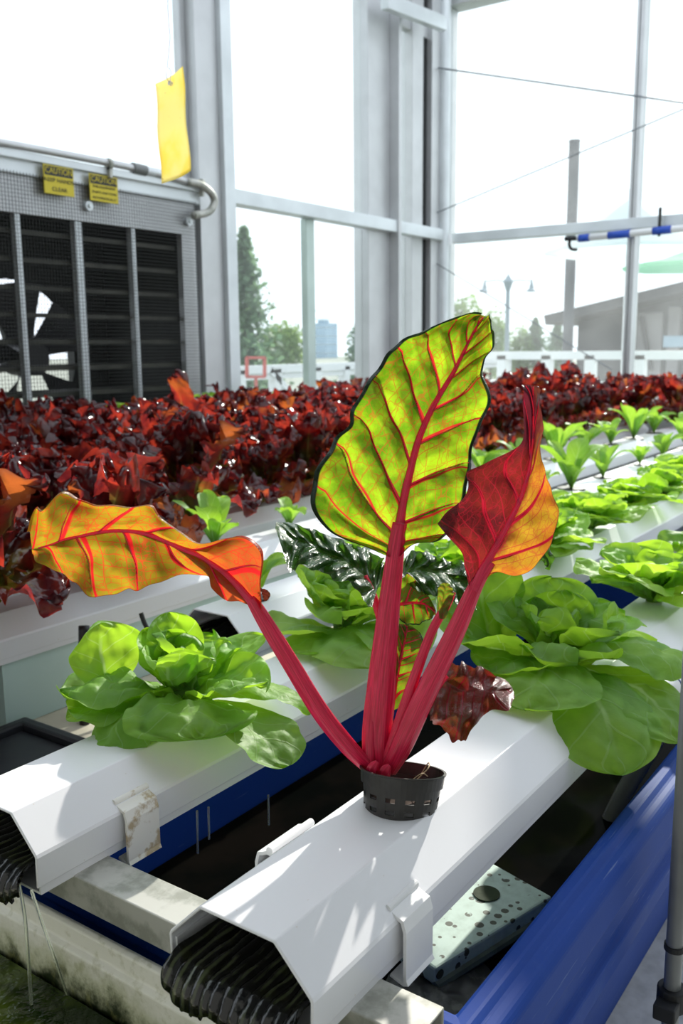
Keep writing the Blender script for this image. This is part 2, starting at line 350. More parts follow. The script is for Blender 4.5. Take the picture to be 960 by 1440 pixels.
def red_mat(name, seed):
    mt, nt, P, O = nm(name); uv, u, v = leaf_uv(nt); vec = coords(nt)
    n = tex_noise(nt, 22+seed*3, 4, vec, .6); f = ramp(nt, n, .35, .65)
    # green and straw coloured towards the rib and base, dark red at the frill
    av = math_n(nt, 'ABSOLUTE', v)
    k = math_n(nt, 'ADD', math_n(nt, 'MULTIPLY', u, 1.1), math_n(nt, 'ADD', math_n(nt, 'MULTIPLY', av, .35), math_n(nt, 'MULTIPLY', math_n(nt, 'SUBTRACT', n, .5), .5)))
    r = ramp(nt, k, .32, .92)
    dark = mixc(nt, f, (.035, .010, .020), (.085, .014, .016)); n5 = tex_noise(nt, 7, 2, vec); tdark = mixc(nt, f, (.20, .018, .022), (.55, .05, .025)); tdark = mixc(nt, ramp(nt, n5, .5, .66), tdark, (.62, .16, .03))
    col = mixc(nt, r, (.13, .15, .03), dark); tcol = mixc(nt, r, (.40, .36, .04), tdark)
    rib = math_n(nt, 'MULTIPLY', math_n(nt, 'SUBTRACT', 1., ramp(nt, av, .02, .07)), math_n(nt, 'SUBTRACT', 1., ramp(nt, u, .3, .9)))
    col = mixc(nt, rib, col, (.30, .28, .10)); tcol = mixc(nt, rib, tcol, (.6, .45, .1))
    leaf_out(nt, P, O, col, tcol, .5, .17, .8)
    bump(nt, tex_noise(nt, 55, 3, vec), .6, .004, P)
    return mt
M['red'] = red_mat('red_lettuce_leaf', 0); M['red2'] = red_mat('brown_red_lettuce_leaf', 2)
def tree_mat(name, a, b, t):
    mt, nt, P, O = nm(name); n = tex_noise(nt, 1.2, 3, coords(nt)); c = mixc(nt, ramp(nt, n, .35, .65), a, b)
    tc = mixc(nt, .5, c, t); leaf_out(nt, P, O, c, tc, .5, .6, .3); return mt
M['conifer'] = tree_mat('conifer_needles', (.11, .19, .13), (.17, .26, .16), (.22, .38, .16))
M['broad'] = tree_mat('broadleaf_foliage', (.17, .27, .12), (.24, .34, .15), (.4, .55, .18))

# ------------------------------------------------------------------ mesh helpers
class MB:
    def __init__(s): s.v = []; s.f = []; s.uv = []
    def add(s, vs, fs, uvs=None):
        o = len(s.v); s.v += [Vector(p) for p in vs]; s.f += [tuple(i+o for i in f) for f in fs]
        s.uv += list(uvs) if uvs else [(0, 0)]*len(vs)
    def box(s, a, b, M4=None):
        (x0, y0, z0), (x1, y1, z1) = [min(p, q) for p, q in zip(a, b)], [max(p, q) for p, q in zip(a, b)]
        vs = [Vector(p) for p in [(x0, y0, z0), (x1, y0, z0), (x1, y1, z0), (x0, y1, z0), (x0, y0, z1), (x1, y0, z1), (x1, y1, z1), (x0, y1, z1)]]
        if M4: vs = [M4 @ p for p in vs]
        s.add(vs, [(0, 3, 2, 1), (4, 5, 6, 7), (0, 1, 5, 4), (1, 2, 6, 5), (2, 3, 7, 6), (3, 0, 4, 7)])
        return s
    def bar(s, a, b, w, h=None, up=(0, 0, 1)):
        """square bar from a to b"""
        a, b = Vector(a), Vector(b); h = h or w; t = (b-a).normalized(); upv = Vector(up)
        if abs(t.dot(upv)) > .95: upv = Vector((1, 0, 0))
        sd = t.cross(upv).normalized(); u = sd.cross(t).normalized()
        vs = [p + sd*(i*w/2) + u*(j*h/2) for p in (a, b) for i, j in ((-1, -1), (1, -1), (1, 1), (-1, 1))]
        s.add(vs, [(0, 1, 2, 3), (7, 6, 5, 4), (0, 4, 5, 1), (1, 5, 6, 2), (2, 6, 7, 3), (3, 7, 4, 0)]); return s
    def tube(s, pts, r, n=10, caps=True, ridges=0, flat=1.0, ref=None):
        pts = [Vector(p) for p in pts]; N = len(pts)
        rs = r if isinstance(r, (list, tuple)) else [r]*N
        ref = Vector(ref) if ref else None
        t0 = (pts[1]-pts[0]).normalized(); nrm = ref or (Vector((0, 0, 1)) if abs(t0.z) < .9 else Vector((1, 0, 0)))
        vs, uvs, L = [], [], 0
        for i, p in enumerate(pts):
            t = (pts[min(i+1, N-1)]-pts[max(i-1, 0)]).normalized()
            nrm = (nrm - t*nrm.dot(t)).normalized(); bn = t.cross(nrm)
            if i: L += (p-pts[i-1]).length
            for k in range(n):
                a = 2*PI*k/n; rr = rs[i]*(1+ridges*math.cos(a*7))
                vs.append(p + nrm*(rr*math.cos(a)*flat) + bn*(rr*math.sin(a))); uvs.append((L*8, k/n))
        fs = [(i*n+k, i*n+(k+1) % n, (i+1)*n+(k+1) % n, (i+1)*n+k) for i in range(N-1) for k in range(n)]
        if caps: fs += [tuple(range(n-1, -1, -1)), tuple((N-1)*n+k for k in range(n))]
        s.add(vs, fs, uvs); return s
    def prism(s, prof, x0, x1, closed=True):
        """(y, z) profile pushed along X"""
        n = len(prof); vs = [(x0, y, z) for y, z in prof] + [(x1, y, z) for y, z in prof]
        fs = [(i, (i+1) % n, n+(i+1) % n, n+i) for i in range(n if closed else n-1)]
        s.add(vs, fs); return s
    def shell(s, prof, x0, x1, th):
        """open (y, z) profile with wall thickness th, pushed along X"""
        n = len(prof); inner = []
        for i in range(n):
            a = Vector(prof[max(i-1, 0)]); b = Vector(prof[i]); c = Vector(prof[min(i+1, n-1)])
            d1 = (b-a).normalized() if i else (c-b).normalized(); d2 = (c-b).normalized() if i < n-1 else d1
            nn = (Vector((d1.y, -d1.x)) + Vector((d2.y, -d2.x))).normalized(); k = th/max(.5, nn.dot(Vector((d1.y, -d1.x))))
            inner.append(b + nn*k)
        ring = [tuple(p) for p in prof] + [tuple(p) for p in reversed(inner)]
        m_ = len(ring); vs = [(x0, y, z) for y, z in ring] + [(x1, y, z) for y, z in ring]
        fs = [(i, (i+1) % m_, m_+(i+1) % m_, m_+i) for i in range(m_)]
        for i in range(n-1):
            j = m_-1-i
            fs += [(i, j, j-1, i+1), (m_+i, m_+i+1, m_+j-1, m_+j)]
        s.add(vs, fs); return s
    def grid(s, fn, nu, nv, wrap=False):
        vs, uvs = [], []
        for i in range(nu+1):
            for j in range(nv+1):
                p, q = fn(i/nu, j/nv*2-1); vs.append(p); uvs.append(q)
        s.add(vs, [(i*(nv+1)+j, i*(nv+1)+j+1, (i+1)*(nv+1)+j+1, (i+1)*(nv+1)+j) for i in range(nu) for j in range(nv)], uvs); return s
    def lathe(s, c, prof, n=32, caps=False):
        vs = [Vector(c)+Vector((r*math.cos(2*PI*k/n), r*math.sin(2*PI*k/n), z)) for r, z in prof for k in range(n)]
        fs = [(i*n+k, i*n+(k+1) % n, (i+1)*n+(k+1) % n, (i+1)*n+k) for i in range(len(prof)-1) for k in range(n)]
        if caps: fs += [tuple(range(n-1, -1, -1)), tuple((len(prof)-1)*n+k for k in range(n))]
        s.add(vs, fs); return s
    def build(s, name, mat, parent=None, smooth=False, bevel=0, sub=0, origin=None, angle=None):
        me = D.meshes.new(name)
        if parent is not None: off = Vector(parent['_org'])
        elif origin is not None: off = Vector(origin)
        else:
            xs = [p.x for p in s.v]; ys = [p.y for p in s.v]; zs = [p.z for p in s.v]
            off = Vector(((min(xs)+max(xs))/2, (min(ys)+max(ys))/2, min(zs)))
        me.from_pydata([tuple(p-off) for p in s.v], [], s.f)
        uvl = me.uv_layers.new(name='leaf')
        li = np.zeros(len(me.loops), dtype=np.int32); me.loops.foreach_get('vertex_index', li)
        uvl.data.foreach_set('uv', np.array(s.uv, dtype=np.float32)[li].ravel())
        me.materials.append(mat)
        if smooth: me.polygons.foreach_set('use_smooth', [True]*len(me.polygons))
        me.update()
        o = D.objects.new(name, me); COL.objects.link(o)
        if parent is not None: o.parent = parent; o['_org'] = tuple(off)
        else: o.location = off; o['_org'] = tuple(off)
        if bevel:
            b = o.modifiers.new('bevel', 'BEVEL'); b.width = bevel; b.segments = 2; b.limit_method = 'ANGLE'
        if sub:
            b = o.modifiers.new('sub', 'SUBSURF'); b.levels = sub; b.render_levels = sub
        return o
def tag(o, label, cat=None, group=None):
    o['label'] = label
    if cat: o['category'] = cat
    if group: o['group'] = group
    return o
def thing(name, loc, label, cat, group=None):
    o = D.objects.new(name, None); COL.objects.link(o); o.location = loc; o['_org'] = tuple(loc); o.empty_display_size = .02
    return tag(o, label, cat, group)
def struct(o): o['kind'] = 'structure'; return o
def copy_thing(o, loc, rz, scale, label, group=None):
    r = o.copy(); COL.objects.link(r); r.location = loc; r.rotation_euler = (0, 0, rz); r.scale = tuple(scale*q_ for q_ in o.scale)
    r['label'] = label
    if group: r['group'] = group
    elif 'group' in r: del r['group']
    for ch in list(o.children):
        c = ch.copy(); COL.objects.link(c); c.parent = r
    return r
def cat(p, n=8):
    """Catmull-Rom resample of a point list"""
    p = [Vector(q) for q in p]; out = []
    for i in range(len(p)-1):
        a = p[max(i-1, 0)]; b = p[i]; c = p[i+1]; d = p[min(i+2, len(p)-1)]
        for k in range(n):
            t = k/n
            out.append(.5*((2*b) + (c-a)*t + (2*a-5*b+4*c-d)*t*t + (3*b-a-3*c+d)*t**3))
    out.append(p[-1]); return out
def sample(pl, t):
    x = t*(len(pl)-1); i = min(int(x), len(pl)-2); return pl[i].lerp(pl[i+1], x-i)
def nz(v): return noise.noise(v)

# ================================================================== SETTING
R0 = EYE
def Zr(z): return z+R0
b = MB(); b.box((-1.5, -1.2, -.05), (5.45, 3.05, 0)); struct(b.build('floor', M['concrete']))
b = MB(); b.box((-60, -60, -.35), (90, 90, -.06)); struct(b.build('ground', M['ground']))
YW, XW = 2.95, 5.35
b = MB(); b.box((-1.56, -1.26, 0), (-1.5, 3.05, 3.6)); struct(b.build('light_blocker_back', M['slate_in']))  # unseen wall added behind the camera to cut the ambient light
b = MB(); b.box((-1.5, -1.26, 0), (2.6, -1.2, 3.6)); struct(b.build('light_blocker_near', M['slate_in']))  # unseen side wall, added to block sky light
b = MB(); b.box((-1.56, -1.26, 3.6), (.9, 3.05, 3.66)); struct(b.build('light_blocker_top', M['slate_in']))  # unseen opaque panel added overhead to dim the ambient light
ROOF = 3.42
b = MB(); b.box((-1.4, YW, 0), (XW, YW+.06, .68)); struct(b.build('wall_left', M['knee']))
b = MB(); b.box((XW, -1.2, 0), (XW+.06, YW+.06, .68)); struct(b.build('wall_right', M['knee']))
tr = 0
def trim(mb, mat='alu', bevel=.003):
    global tr; tr += 1
    return struct(mb.build('trim_%d' % tr, M[mat], bevel=bevel))
# big post beside the louvre
xa = at_y(278, 400, YW).x; xb = at_y(308, 400, YW).x; xc = at_y(322.5, 400, YW).x
b = MB(); b.box((xa, YW-.03, .02), (xb, YW+.09, ROOF)); b.box((xa-.035, YW+.02, .02), (xa, YW+.06, ROOF)); trim(b)
b = MB(); b.box((xb, YW-.055, .02), (xc, YW+.09, ROOF)); trim(b, 'alu_pale')
# second post
xd = at_y(518, 300, YW).x; xe = at_y(552, 300, YW).x; xf = at_y(558, 300, YW).x
b = MB(); b.box((xd, YW, .02), (xe-.03, YW+.1, ROOF)); b.box((xe-.03, YW-.06, .02), (xe+.0, YW+.10, ROOF)); trim(b)
# door jamb and rubber strip near the corner
xg = at_y(579, 300, YW).x; xh = at_y(594, 300, YW).x; xi = at_y(602, 300, YW).x
b = MB(); b.box((xg, YW, .02), (xh, YW+.09, ROOF)); trim(b)
b = MB(); b.box((xh, YW+.015, .02), (xi, YW+.07, ROOF)); trim(b, 'rubber')
b = MB(); b.box((xi, YW-.02, .02), (XW-.12, YW+.09, ROOF)); trim(b, 'alu')
b = MB(); b.tube([(XW-.10, YW-.03, .02), (XW-.10, YW-.03, ROOF)], .035, 20); trim(b, 'alu_pale')
yc = at_x(631, 300, XW).y
b = MB(); b.box((XW-.02, yc, .02), (XW+.09, YW+.09, ROOF)); trim(b, 'alu')
# right hand post: two ribs with a groove
p1 = at_x(881+9, 330, XW); p2 = at_x(901, 330, XW)
ya, yb = at_x(885.5, 330, XW).y, at_x(896.5, 330, XW).y
b = MB(); b.box((XW-.04, ya, .02), (XW+.05, ya-(ya-yb)*.38, ROOF)); b.box((XW-.02, ya-(ya-yb)*.38, .02), (XW+.05, ya-(ya-yb)*.5, ROOF)); b.box((XW-.045, ya-(ya-yb)*.5, .02), (XW+.05, yb, ROOF)); trim(b, 'alu')
b = MB(); b.box((XW-.04, -1.0, .02), (XW+.05, -.93, ROOF)); trim(b, 'alu')
# rails
zt, zb = at_y(470, 293.5, YW-.03).z, at_y(470, 312, YW-.03).z
b = MB(); b.box((xc-.01, YW-.05, zb), (XW-.13, YW+.03, zt)); trim(b, 'alu_pale')
zt2, zb2 = at_x(760, 318, XW-.03).z, at_x(760, 332.5, XW-.03).z
b = MB(); b.box((XW-.05, -1.2, zb2), (XW+.03, YW-.06, zt2)); trim(b, 'alu_pale')
# thin mullion below the left rail
xm = at_y(432, 400, YW).x; xn = at_y(443, 400, YW).x
b = MB(); b.box((xm, YW, .68), (xn, YW+.04, zb)); trim(b, 'alu_green')
# eaves and the purlin seen at the top of the corner
ze = at_x(640, 8, XW).z
b = MB(); b.box((-1.4, YW-.02, ze+.0), (XW+.09, YW+.12, ze+.16)); trim(b, 'alu')
b = MB(); b.box((XW-.02, -1.2, ze), (XW+.12, YW+.12, ze+.16)); trim(b, 'alu')
q1 = at_y(545, 0, YW-.10); q2 = at_y(622, 36, YW-.10)
b = MB(); b.bar(at_y(540, 2, YW-.12), at_y(623, 34, YW-.12), .05, .075); trim(b, 'alu_pale')
b = MB(); b.box((xe, YW+.01, at_y(580, 42, YW).z), (XW-.02, YW+.06, at_y(580, 42, YW).z+.13)); trim(b, 'alu')
# panes
wn = 0
def pane(a, bb):
    global wn; wn += 1
    m_ = MB(); m_.box(a, bb); o = struct(m_.build('window_%d' % wn, M['glass'])); return o
pane((xc, YW+.045, zt), (xd, YW+.049, ze)); pane((xc, YW+.045, .68), (xm, YW+.049, zb)); pane((xn, YW+.045, .68), (xd, YW+.049, zb))
pane((xe, YW+.045, .68), (xg, YW+.049, zb)); pane((xe, YW+.045, zt), (xg, YW+.049, at_y(580, 42, YW).z))
pane((XW+.01, ya, zt2), (XW+.014, yc, ze)); pane((XW+.01, ya, .68), (XW+.014, yc, zb2))
pane((XW+.01, -.93, zt2), (XW+.014, yb, ze)); pane((XW+.01, -.93, .68), (XW+.014, yb, zb2))
YL = YW-.05            # louvre plane
ztop = at_y(0, 214, YL).z
pane((-1.4, YW+.045, ztop+.02), (xa-.035, YW+.049, ze))

# ================================================================== LOUVRED FAN INTAKE
def P2(x, y, Y=YL): return at_y(x, y, Y)
xl = -.2; xr = P2(277, 400).x
lv = thing('fan_intake', (1.6, YL, .70), 'large louvred ventilation fan behind wire mesh, left of the post, above the red lettuce', 'ventilation fan')
z1 = P2(120, 232).z; z2 = P2(120, 262).z; z3 = P2(120, 285).z; z4 = P2(120, 312).z
b = MB(); b.box((xl, YL-.01, z2), (xr+.03, YL+.10, z1)); b.box((xl, YL-.03, z1-.028), (xr+.03, YL+.10, z1)); b.build('top_frame', M['alu_pale'], lv, bevel=.003)
b = MB(); b.box((xl, YL+.0, z4), (xr, YL+.03, z2)); b.build('mesh_frame', M['alu'], lv, bevel=.002)
xs1, xs0 = P2(277, 400).x, P2(258, 400).x
b = MB(); b.box((xs0, YL, .70), (xs1, YL+.03, z4)); b.build('mesh_frame', M['alu'], lv, bevel=.002)
for pxv, w in ((32, .022), (116, .035), (192, .020)):
    x = P2(pxv, 400).x; b = MB(); b.box((x-w/2, YL+.005, .70), (x+w/2, YL+.035, z4)); b.build('mullion', M['alu_pale'], lv, bevel=.002)
zbl = z4-.05; k = 0
while zbl > .72:
    b = MB(); Mx = Matrix.Translation((0, YL+.10, zbl)) @ Matrix.Rotation(math.radians(3), 4, 'X')
    b.box((xl, -.05, -.003), (xs0, .05, .003), Mx); b.box((xl, -.056, -.012), (xs0, -.05, .004), Mx); b.build('louvre_blade', M['blade'], lv); zbl -= .098
b = MB()
b.box((xl-.02, YL+.03, .70), (xl, YL+.9, z1)); b.box((xs1, YL+.10, .70), (xs1+.02, YL+.9, z1))
b.box((xl, YL+.10, z1-.02), (xs1, YL+.9, z1)); b.box((xl, YL+.06, .70), (xs1, YL+.9, .72))
b.build('housing', M['dark'], lv)
fc = P2(30, 505, YL+.55); fr_ = .34
def ringplate(cx, cz, r, x0, x1, za, zb_, y, n=48):
    vs, fs = [], []
    for k in range(n):
        a = 2*PI*k/n; dx, dz = math.cos(a), math.sin(a)
        t = min([(x1-cx)/dx if dx > 1e-6 else 1e9, (x0-cx)/dx if dx < -1e-6 else 1e9, (zb_-cz)/dz if dz > 1e-6 else 1e9, (za-cz)/dz if dz < -1e-6 else 1e9])
        vs += [(cx+r*dx, y, cz+r*dz), (cx+max(t, r)*dx, y, cz+max(t, r)*dz)]
    for k in range(n): j = (k+1) % n; fs.append((2*k, 2*k+1, 2*j+1, 2*j))
    return vs, fs
b = MB(); b.add(*ringplate(fc.x, fc.z, fr_, xl, xs1, .72, z1-.02, YL+.6)); b.add(*ringplate(fc.x, fc.z, fr_, xl, xs1, .72, z1-.02, YL+.62)); b.build('fan_shroud', M['dark'], lv)
for k in range(5):
    a0 = 2*PI*k/5+.5
    def fb(u, v, a0=a0):
        r = .06+u*(fr_-.08); a = a0+v*(.30+.1*u); return Vector((fc.x+r*math.cos(a), YL+.52+.05*v, fc.z+r*math.sin(a))), (u, v)
    b = MB(); b.grid(fb, 8, 6); b.build('fan_blade', M['fan'], lv, smooth=True)
b = MB(); b.tube([(fc.x, YL+.45, fc.z), (fc.x, YL+.60, fc.z)], .07, 24); b.build('fan_hub', M['fan'], lv)
b = MB()
for a in (.2, 1.9, 3.6): b.bar((fc.x, YL+.6, fc.z), (fc.x+fr_*math.cos(a), YL+.6, fc.z+fr_*math.sin(a)), .025)
b.build('motor_bracket', M['fan'], lv)
b = MB(); x = 1.2
while x < xs1: b.bar((x, YL-.012, .72), (x, YL-.012, z2+.01), .0013); x += .0135
z = .74
while z < z2+.01: b.bar((1.2, YL-.014, z), (xs1, YL-.014, z), .0013); z += .0135
b.build('mesh_guard', M['wire'], lv)
for px_, py_ in ((121, 290), (262, 312)):
    p = P2(px_, py_); b = MB(); b.tube([(p.x, YL-.02, p.z), (p.x, YL+.0, p.z)], .018, 16); b.tube([(p.x, YL-.028, p.z), (p.x, YL-.02, p.z)], .008, 8); b.build('screw', M['alu_pale'], lv)
# caution stickers with their writing
def text_obj(name, body, loc, size, mat, parent, sx=1):
    cu = D.curves.new(name, 'FONT'); cu.body = body; cu.size = size; cu.extrude = .0004; cu.align_x = 'CENTER'; cu.align_y = 'CENTER'
    o = D.objects.new(name, cu); COL.objects.link(o)
    dg = bpy.context.evaluated_depsgraph_get(); dg.update()
    me = D.meshes.new_from_object(o.evaluated_get(dg)); D.objects.remove(o); D.curves.remove(cu)
    o = D.objects.new(name, me); COL.objects.link(o); me.materials.clear(); me.materials.append(mat)
    o.parent = parent; o.location = Vector(loc)-Vector(parent['_org']); o.rotation_euler = (PI/2, 0, 0); o.scale = (sx, 1, 1); return o
def sticker(x0, x1, yt, yb_, lines, label):
    Yp = YL-.034
    a, c = at_y((x0+x1)/2, yt, Yp), at_y((x0+x1)/2, yb_, Yp); xa_, xb_ = at_y(x0, (yt+yb_)/2, Yp).x, at_y(x1, (yt+yb_)/2, Yp).x
    w = xb_-xa_; h = a.z-c.z; cx = (xa_+xb_)/2; cz = (a.z+c.z)/2
    t = thing('caution_sticker', (cx, Yp, c.z), label, 'sticker')
    b = MB(); b.box((xa_, Yp, c.z), (xb_, Yp+.003, a.z)); b.build('backing', M['stick'], t)
    b = MB(); b.box((xa_+.004, Yp-.0008, a.z-h*.36), (xb_-.004, Yp, a.z-.004)); b.build('heading_band', M['ink'], t)
    text_obj('heading', 'CAUTION', (cx, Yp-.0015, a.z-h*.19), h*.30, M['stick'], t, w*.88/(h*.30*4.35))
    for i, (ln, sz_) in enumerate(lines):
        text_obj('wording', ln, (cx, Yp-.001, a.z-h*(.36+.62*(i+.5)/len(lines))), sz_*h, M['ink'], t, 1.15)
    return t
sticker(62, 103.5, 234, 274, [('KEEP HANDS', .2), ('CLEAR', .2)], 'yellow caution sticker reading KEEP HANDS CLEAR on the louvre frame')
sticker(126.5, 165.5, 247, 284, [('THIS EQUIPMENT', .13), ('STARTS AND STOPS', .12), ('AUTOMATICALLY', .13)], 'yellow caution sticker with three lines of small print, nearer the tall post')
# conduit
def PY(x, y, Y): return at_y(x, y, Y)
t = thing('conduit', PY(150, 232, YL-.04), 'grey conduit running along the top of the louvre frame and looping down at the post', 'pipe')
pts = [PY(-40, 193, YL-.03), PY(100, 219, YL-.03), PY(190, 237, YL-.03), PY(262, 255, YL-.04), PY(282, 260, YL-.05), PY(297, 272, YL-.05), PY(301, 285, YL-.05), PY(293, 298, YL-.05), PY(272, 303, YL-.05)]
b = MB(); b.tube(cat(pts[:4], 6), .014, 14); b.build('tube', M['alu'], t, smooth=True)
b = MB(); b.tube(cat(pts[3:], 8), .016, 14); b.build('flexible_bend', M['galv'], t, smooth=True)
b = MB(); b.tube([PY(186, 236, YL-.03), PY(204, 240, YL-.03)], .021, 14); b.build('coupling', M['pipe'], t)
b = MB(); b.tube([PY(204, 240, YL-.03), PY(224, 244, YL-.03)], .018, 14); b.build('sleeve', M['alu_pale'], t)
for q in (153, 283):
    p = PY(q, 231 if q < 200 else 259, YL-.035); b = MB(); b.tube([p-Vector((.006, 0, 0)), p+Vector((.006, 0, 0))], .022, 12); b.box(p+Vector((-.006, -.012, -.05)), p+Vector((.006, .012, -.01))); b.build('clamp', M['galv'], t)

# ================================================================== CABLES, BOAT HOOK, STICKY CARD
def wire(a, bb, r, label, mat='cable'):
    m_ = MB(); m_.tube([a, bb], r, 8); return tag(m_.build('cable', M[mat]), label, 'cable')
wire(at_x(612, 95, XW-.16), at_x(1000, 150, XW-.07), .005, 'upper bracing cable running down to the right from the corner post')
wire(at_x(612, 300, XW-.16), at_x(1000, 137, XW-.08), .0035, 'thin pale bracing cable rising to the right across the tall pole', 'cable')
wire(at_x(611, 369, XW-.16), at_x(860, 520, XW-.09), .003, 'lower bracing cable slanting down from the corner post below the rail')
t = thing('boat_hook', at_x(870, 325, XW-.09), 'white and blue telescopic pole with a black hook, hung under the right rail', 'boat hook')
Xh = XW-.085
pa, pb = at_x(812, 335.5, Xh), at_x(1010, 316, Xh)
def seg(px0, px1): return [pa.lerp(pb, (px0-812)/198), pa.lerp(pb, (px1-812)/198)]
b = MB(); b.tube([pa, pb], .019, 14); b.build('pole', M['pvcpipe'], t, smooth=True)
for q0, q1 in ((814, 830), (858, 890), (922, 948)):
    b = MB(); b.tube(seg(q0, q1), .0215, 14); b.build('blue_grip', M['tape'], t, smooth=True)
b = MB(); b.tube([at_x(794, 336, Xh), at_x(814, 335, Xh)], .012, 10)
b.tube(cat([at_x(802, 336, Xh), at_x(800, 343, Xh), at_x(803, 350, Xh), at_x(811, 351, Xh)], 6), .009, 8); b.build('hook', M['rubber'], t, smooth=True)
b = MB(); pz = pa.lerp(pb, .60); b.bar(pz+Vector((0, 0, -.03)), pz+Vector((0, 0, .12)), .014); b.build('hanger', M['wire'], t)
# yellow sticky card with string
Dc = 1.75
cc = [at_d(218.5, 118, Dc+.03), at_d(257, 93, Dc-.03), at_d(268, 240, Dc-.03), at_d(227, 258, Dc+.03)]
t = thing('sticky_card', (cc[2]+cc[3])/2, 'yellow sticky insect card hanging on a string in front of the left post', 'sticky trap')
nrm = (cc[1]-cc[0]).cross(cc[3]-cc[0]).normalized()
def cardf(u, v):
    w = (v+1)/2; p = (cc[0].lerp(cc[1], w)).lerp(cc[3].lerp(cc[2], w), u); p = p + nrm*(.006*math.sin(PI*w)+.002*math.sin(u*9))
    return p, (u, v)
b = MB(); b.grid(cardf, 24, 10); o = b.build('card', M['yellow'], t, smooth=True); sd = o.modifiers.new('s', 'SOLIDIFY'); sd.thickness = .0008
hp = at_d(239, 117, Dc-.006)
b = MB(); b.tube([hp-nrm*.0025, hp+nrm*.004], .0042, 14); b.build('eyelet', M['pvcpipe'], t)
lp = cat([hp, at_d(234, 108, Dc-.02), at_d(235, 95, Dc), at_d(240, 100, Dc+.01), hp+Vector((0, 0, .002))], 6)
b = MB(); b.tube(lp, .0008, 6); b.tube(cat([at_d(235, 95, Dc), at_d(238, 65, Dc), at_d(239, 50, Dc), at_d(236, 10, Dc), at_d(236, -120, Dc)], 6), .0007, 6); b.build('string', M['string'], t)

# ================================================================== NFT CHANNELS
CT = Zr(-.42)                  # top of the channels
FL = .037                      # half width of the flat
def channel(name, yc, x0, x1, label, open_end=True, slime=True):
    t = thing('growing_channel', (x0, yc, CT-.072), label, 'growing channel', 'white growing channels')
    prof = [(-.0705, -.066), (-.0715, -.036), (-.0700, -.033), (-FL, 0.0), (FL, 0.0), (.0700, -.033), (.0715, -.036), (.0705, -.066)]
    prof = [(yc+y, CT+z) for y, z in prof]
    b = MB(); b.shell(prof, x0, x1, .0028); b.build('lid', M['pvc'], t, bevel=.0012)
    tp = [(yc-.0665, CT-.040), (yc-.0665, CT-.072), (yc+.0665, CT-.072), (yc+.0665, CT-.040)]
    b = MB(); b.shell([(p[0], p[1]) for p in reversed(tp)], x0+.004, x1, -.0025) ; b.build('tray', M['pvc'], t)
    if slime:
        def sf(u, v):
            n = 13; zz = CT-.053 + .010*abs(v)**9 + .0023*abs(math.sin(PI*n*(v+1)/2)) + .003*nz(Vector((u*9, v*6, yc)))
            L = .16; s_ = u*L
            if u > .30:     # inside the tray
                x = x0+(u-.30)/.70*.15; z = zz - .002
                z -= 0
            else:           # hangs over the lip
                k = (.30-u)/.30; x = x0 - .014*math.sin(k*PI*.6) - .003*abs(math.sin(PI*n*(v+1)/2))*k; z = zz-.002 - .022*k**1.3*(1+.12*math.sin(v*7+yc*9)+.2*nz(Vector((v*5, yc, 3)))) - .002*(abs(math.sin(PI*n*(v+1)/2))<.3)*k
            y = yc+.0625*v
            return Vector((x, y, z)), (u, v)
        b = MB(); b.grid(sf, 40, 156); o = b.build('algae_lining', M['slime'], t, smooth=True); tag(o, 'wet black ribbed algae')
        sd = o.modifiers.new('s', 'SOLIDIFY'); sd.thickness = .004; sd.offset = -1
        if yc > .6 or True:
            def wl(u, v):   # dark film up the inner walls
                return None
    return t
YA, YB, YC, YD = .426, .746, 1.008, 1.325
rowsY = [1.62, 1.92, 2.22, 2.52]
channel('A', YA, .461, 4.9, 'nearest white growing channel, carrying the chard pot')
channel('B', YB, .469, 4.95, 'second white growing channel from the right, with the front left lettuce')
channel('C', YC, 1.055, 5.0, 'white channel ending behind the lettuce, with dark slime hanging from its mouth')
channel('D', YD, .45, 5.05, 'long white channel below the orange chard leaf, red lettuce on it', slime=False)
lab = ['white channel of red lettuce just behind the one with seedlings', 'white channel fourth from the louvre, hidden under red lettuce', 'white channel second from the left wall under red lettuce', 'white channel nearest the left glass wall under red lettuce']
for y, l in zip(rowsY, lab): channel('x', y, .55, 5.1, l, slime=False)
# slime drips of the third channel
# snap clips
def clip(x0, x1, yface, side, mat, label, ztop=-.457, zbot=-.505):
    """side=-1: on the right face of a channel, +1: on the left face"""
    s = side
    pr = [(yface-s*.016, Zr(ztop)+.007), (yface-s*.010, Zr(ztop)+.0085), (yface-s*.005, Zr(ztop)+.006), (yface+s*.001, Zr(ztop)+.004), (yface+s*.004, Zr(ztop)-.006),
          (yface+s*.004, Zr(zbot)), (yface+s*.006, Zr(zbot)-.004), (yface+s*.001, Zr(zbot)-.006), (yface-s*.012, Zr(zbot)-.002)]
    if s > 0: pr = pr[::-1]
    b = MB(); b.shell(pr, x0, x1, -.0032)
    b.tube([(x0-.001, yface-s*.014, Zr(ztop)+.010), (x1+.001, yface-s*.014, Zr(ztop)+.010)], .0038, 12)
    return tag(b.build('channel_clip', M[mat], bevel=.0006), label, 'clip')
clip(.574, .617, YA-.0755, -1, 'clip', 'clean white plastic clip on the right side of the nearest channel')
clip(.575, .635, YA+.0755, 1, 'clip', 'white plastic clip peeking over the far side of the nearest channel', ztop=-.447)
clip(.569, .612, YB-.0755, -1, 'pvc_dirty', 'brown stained white clip on the channel below the front left lettuce')

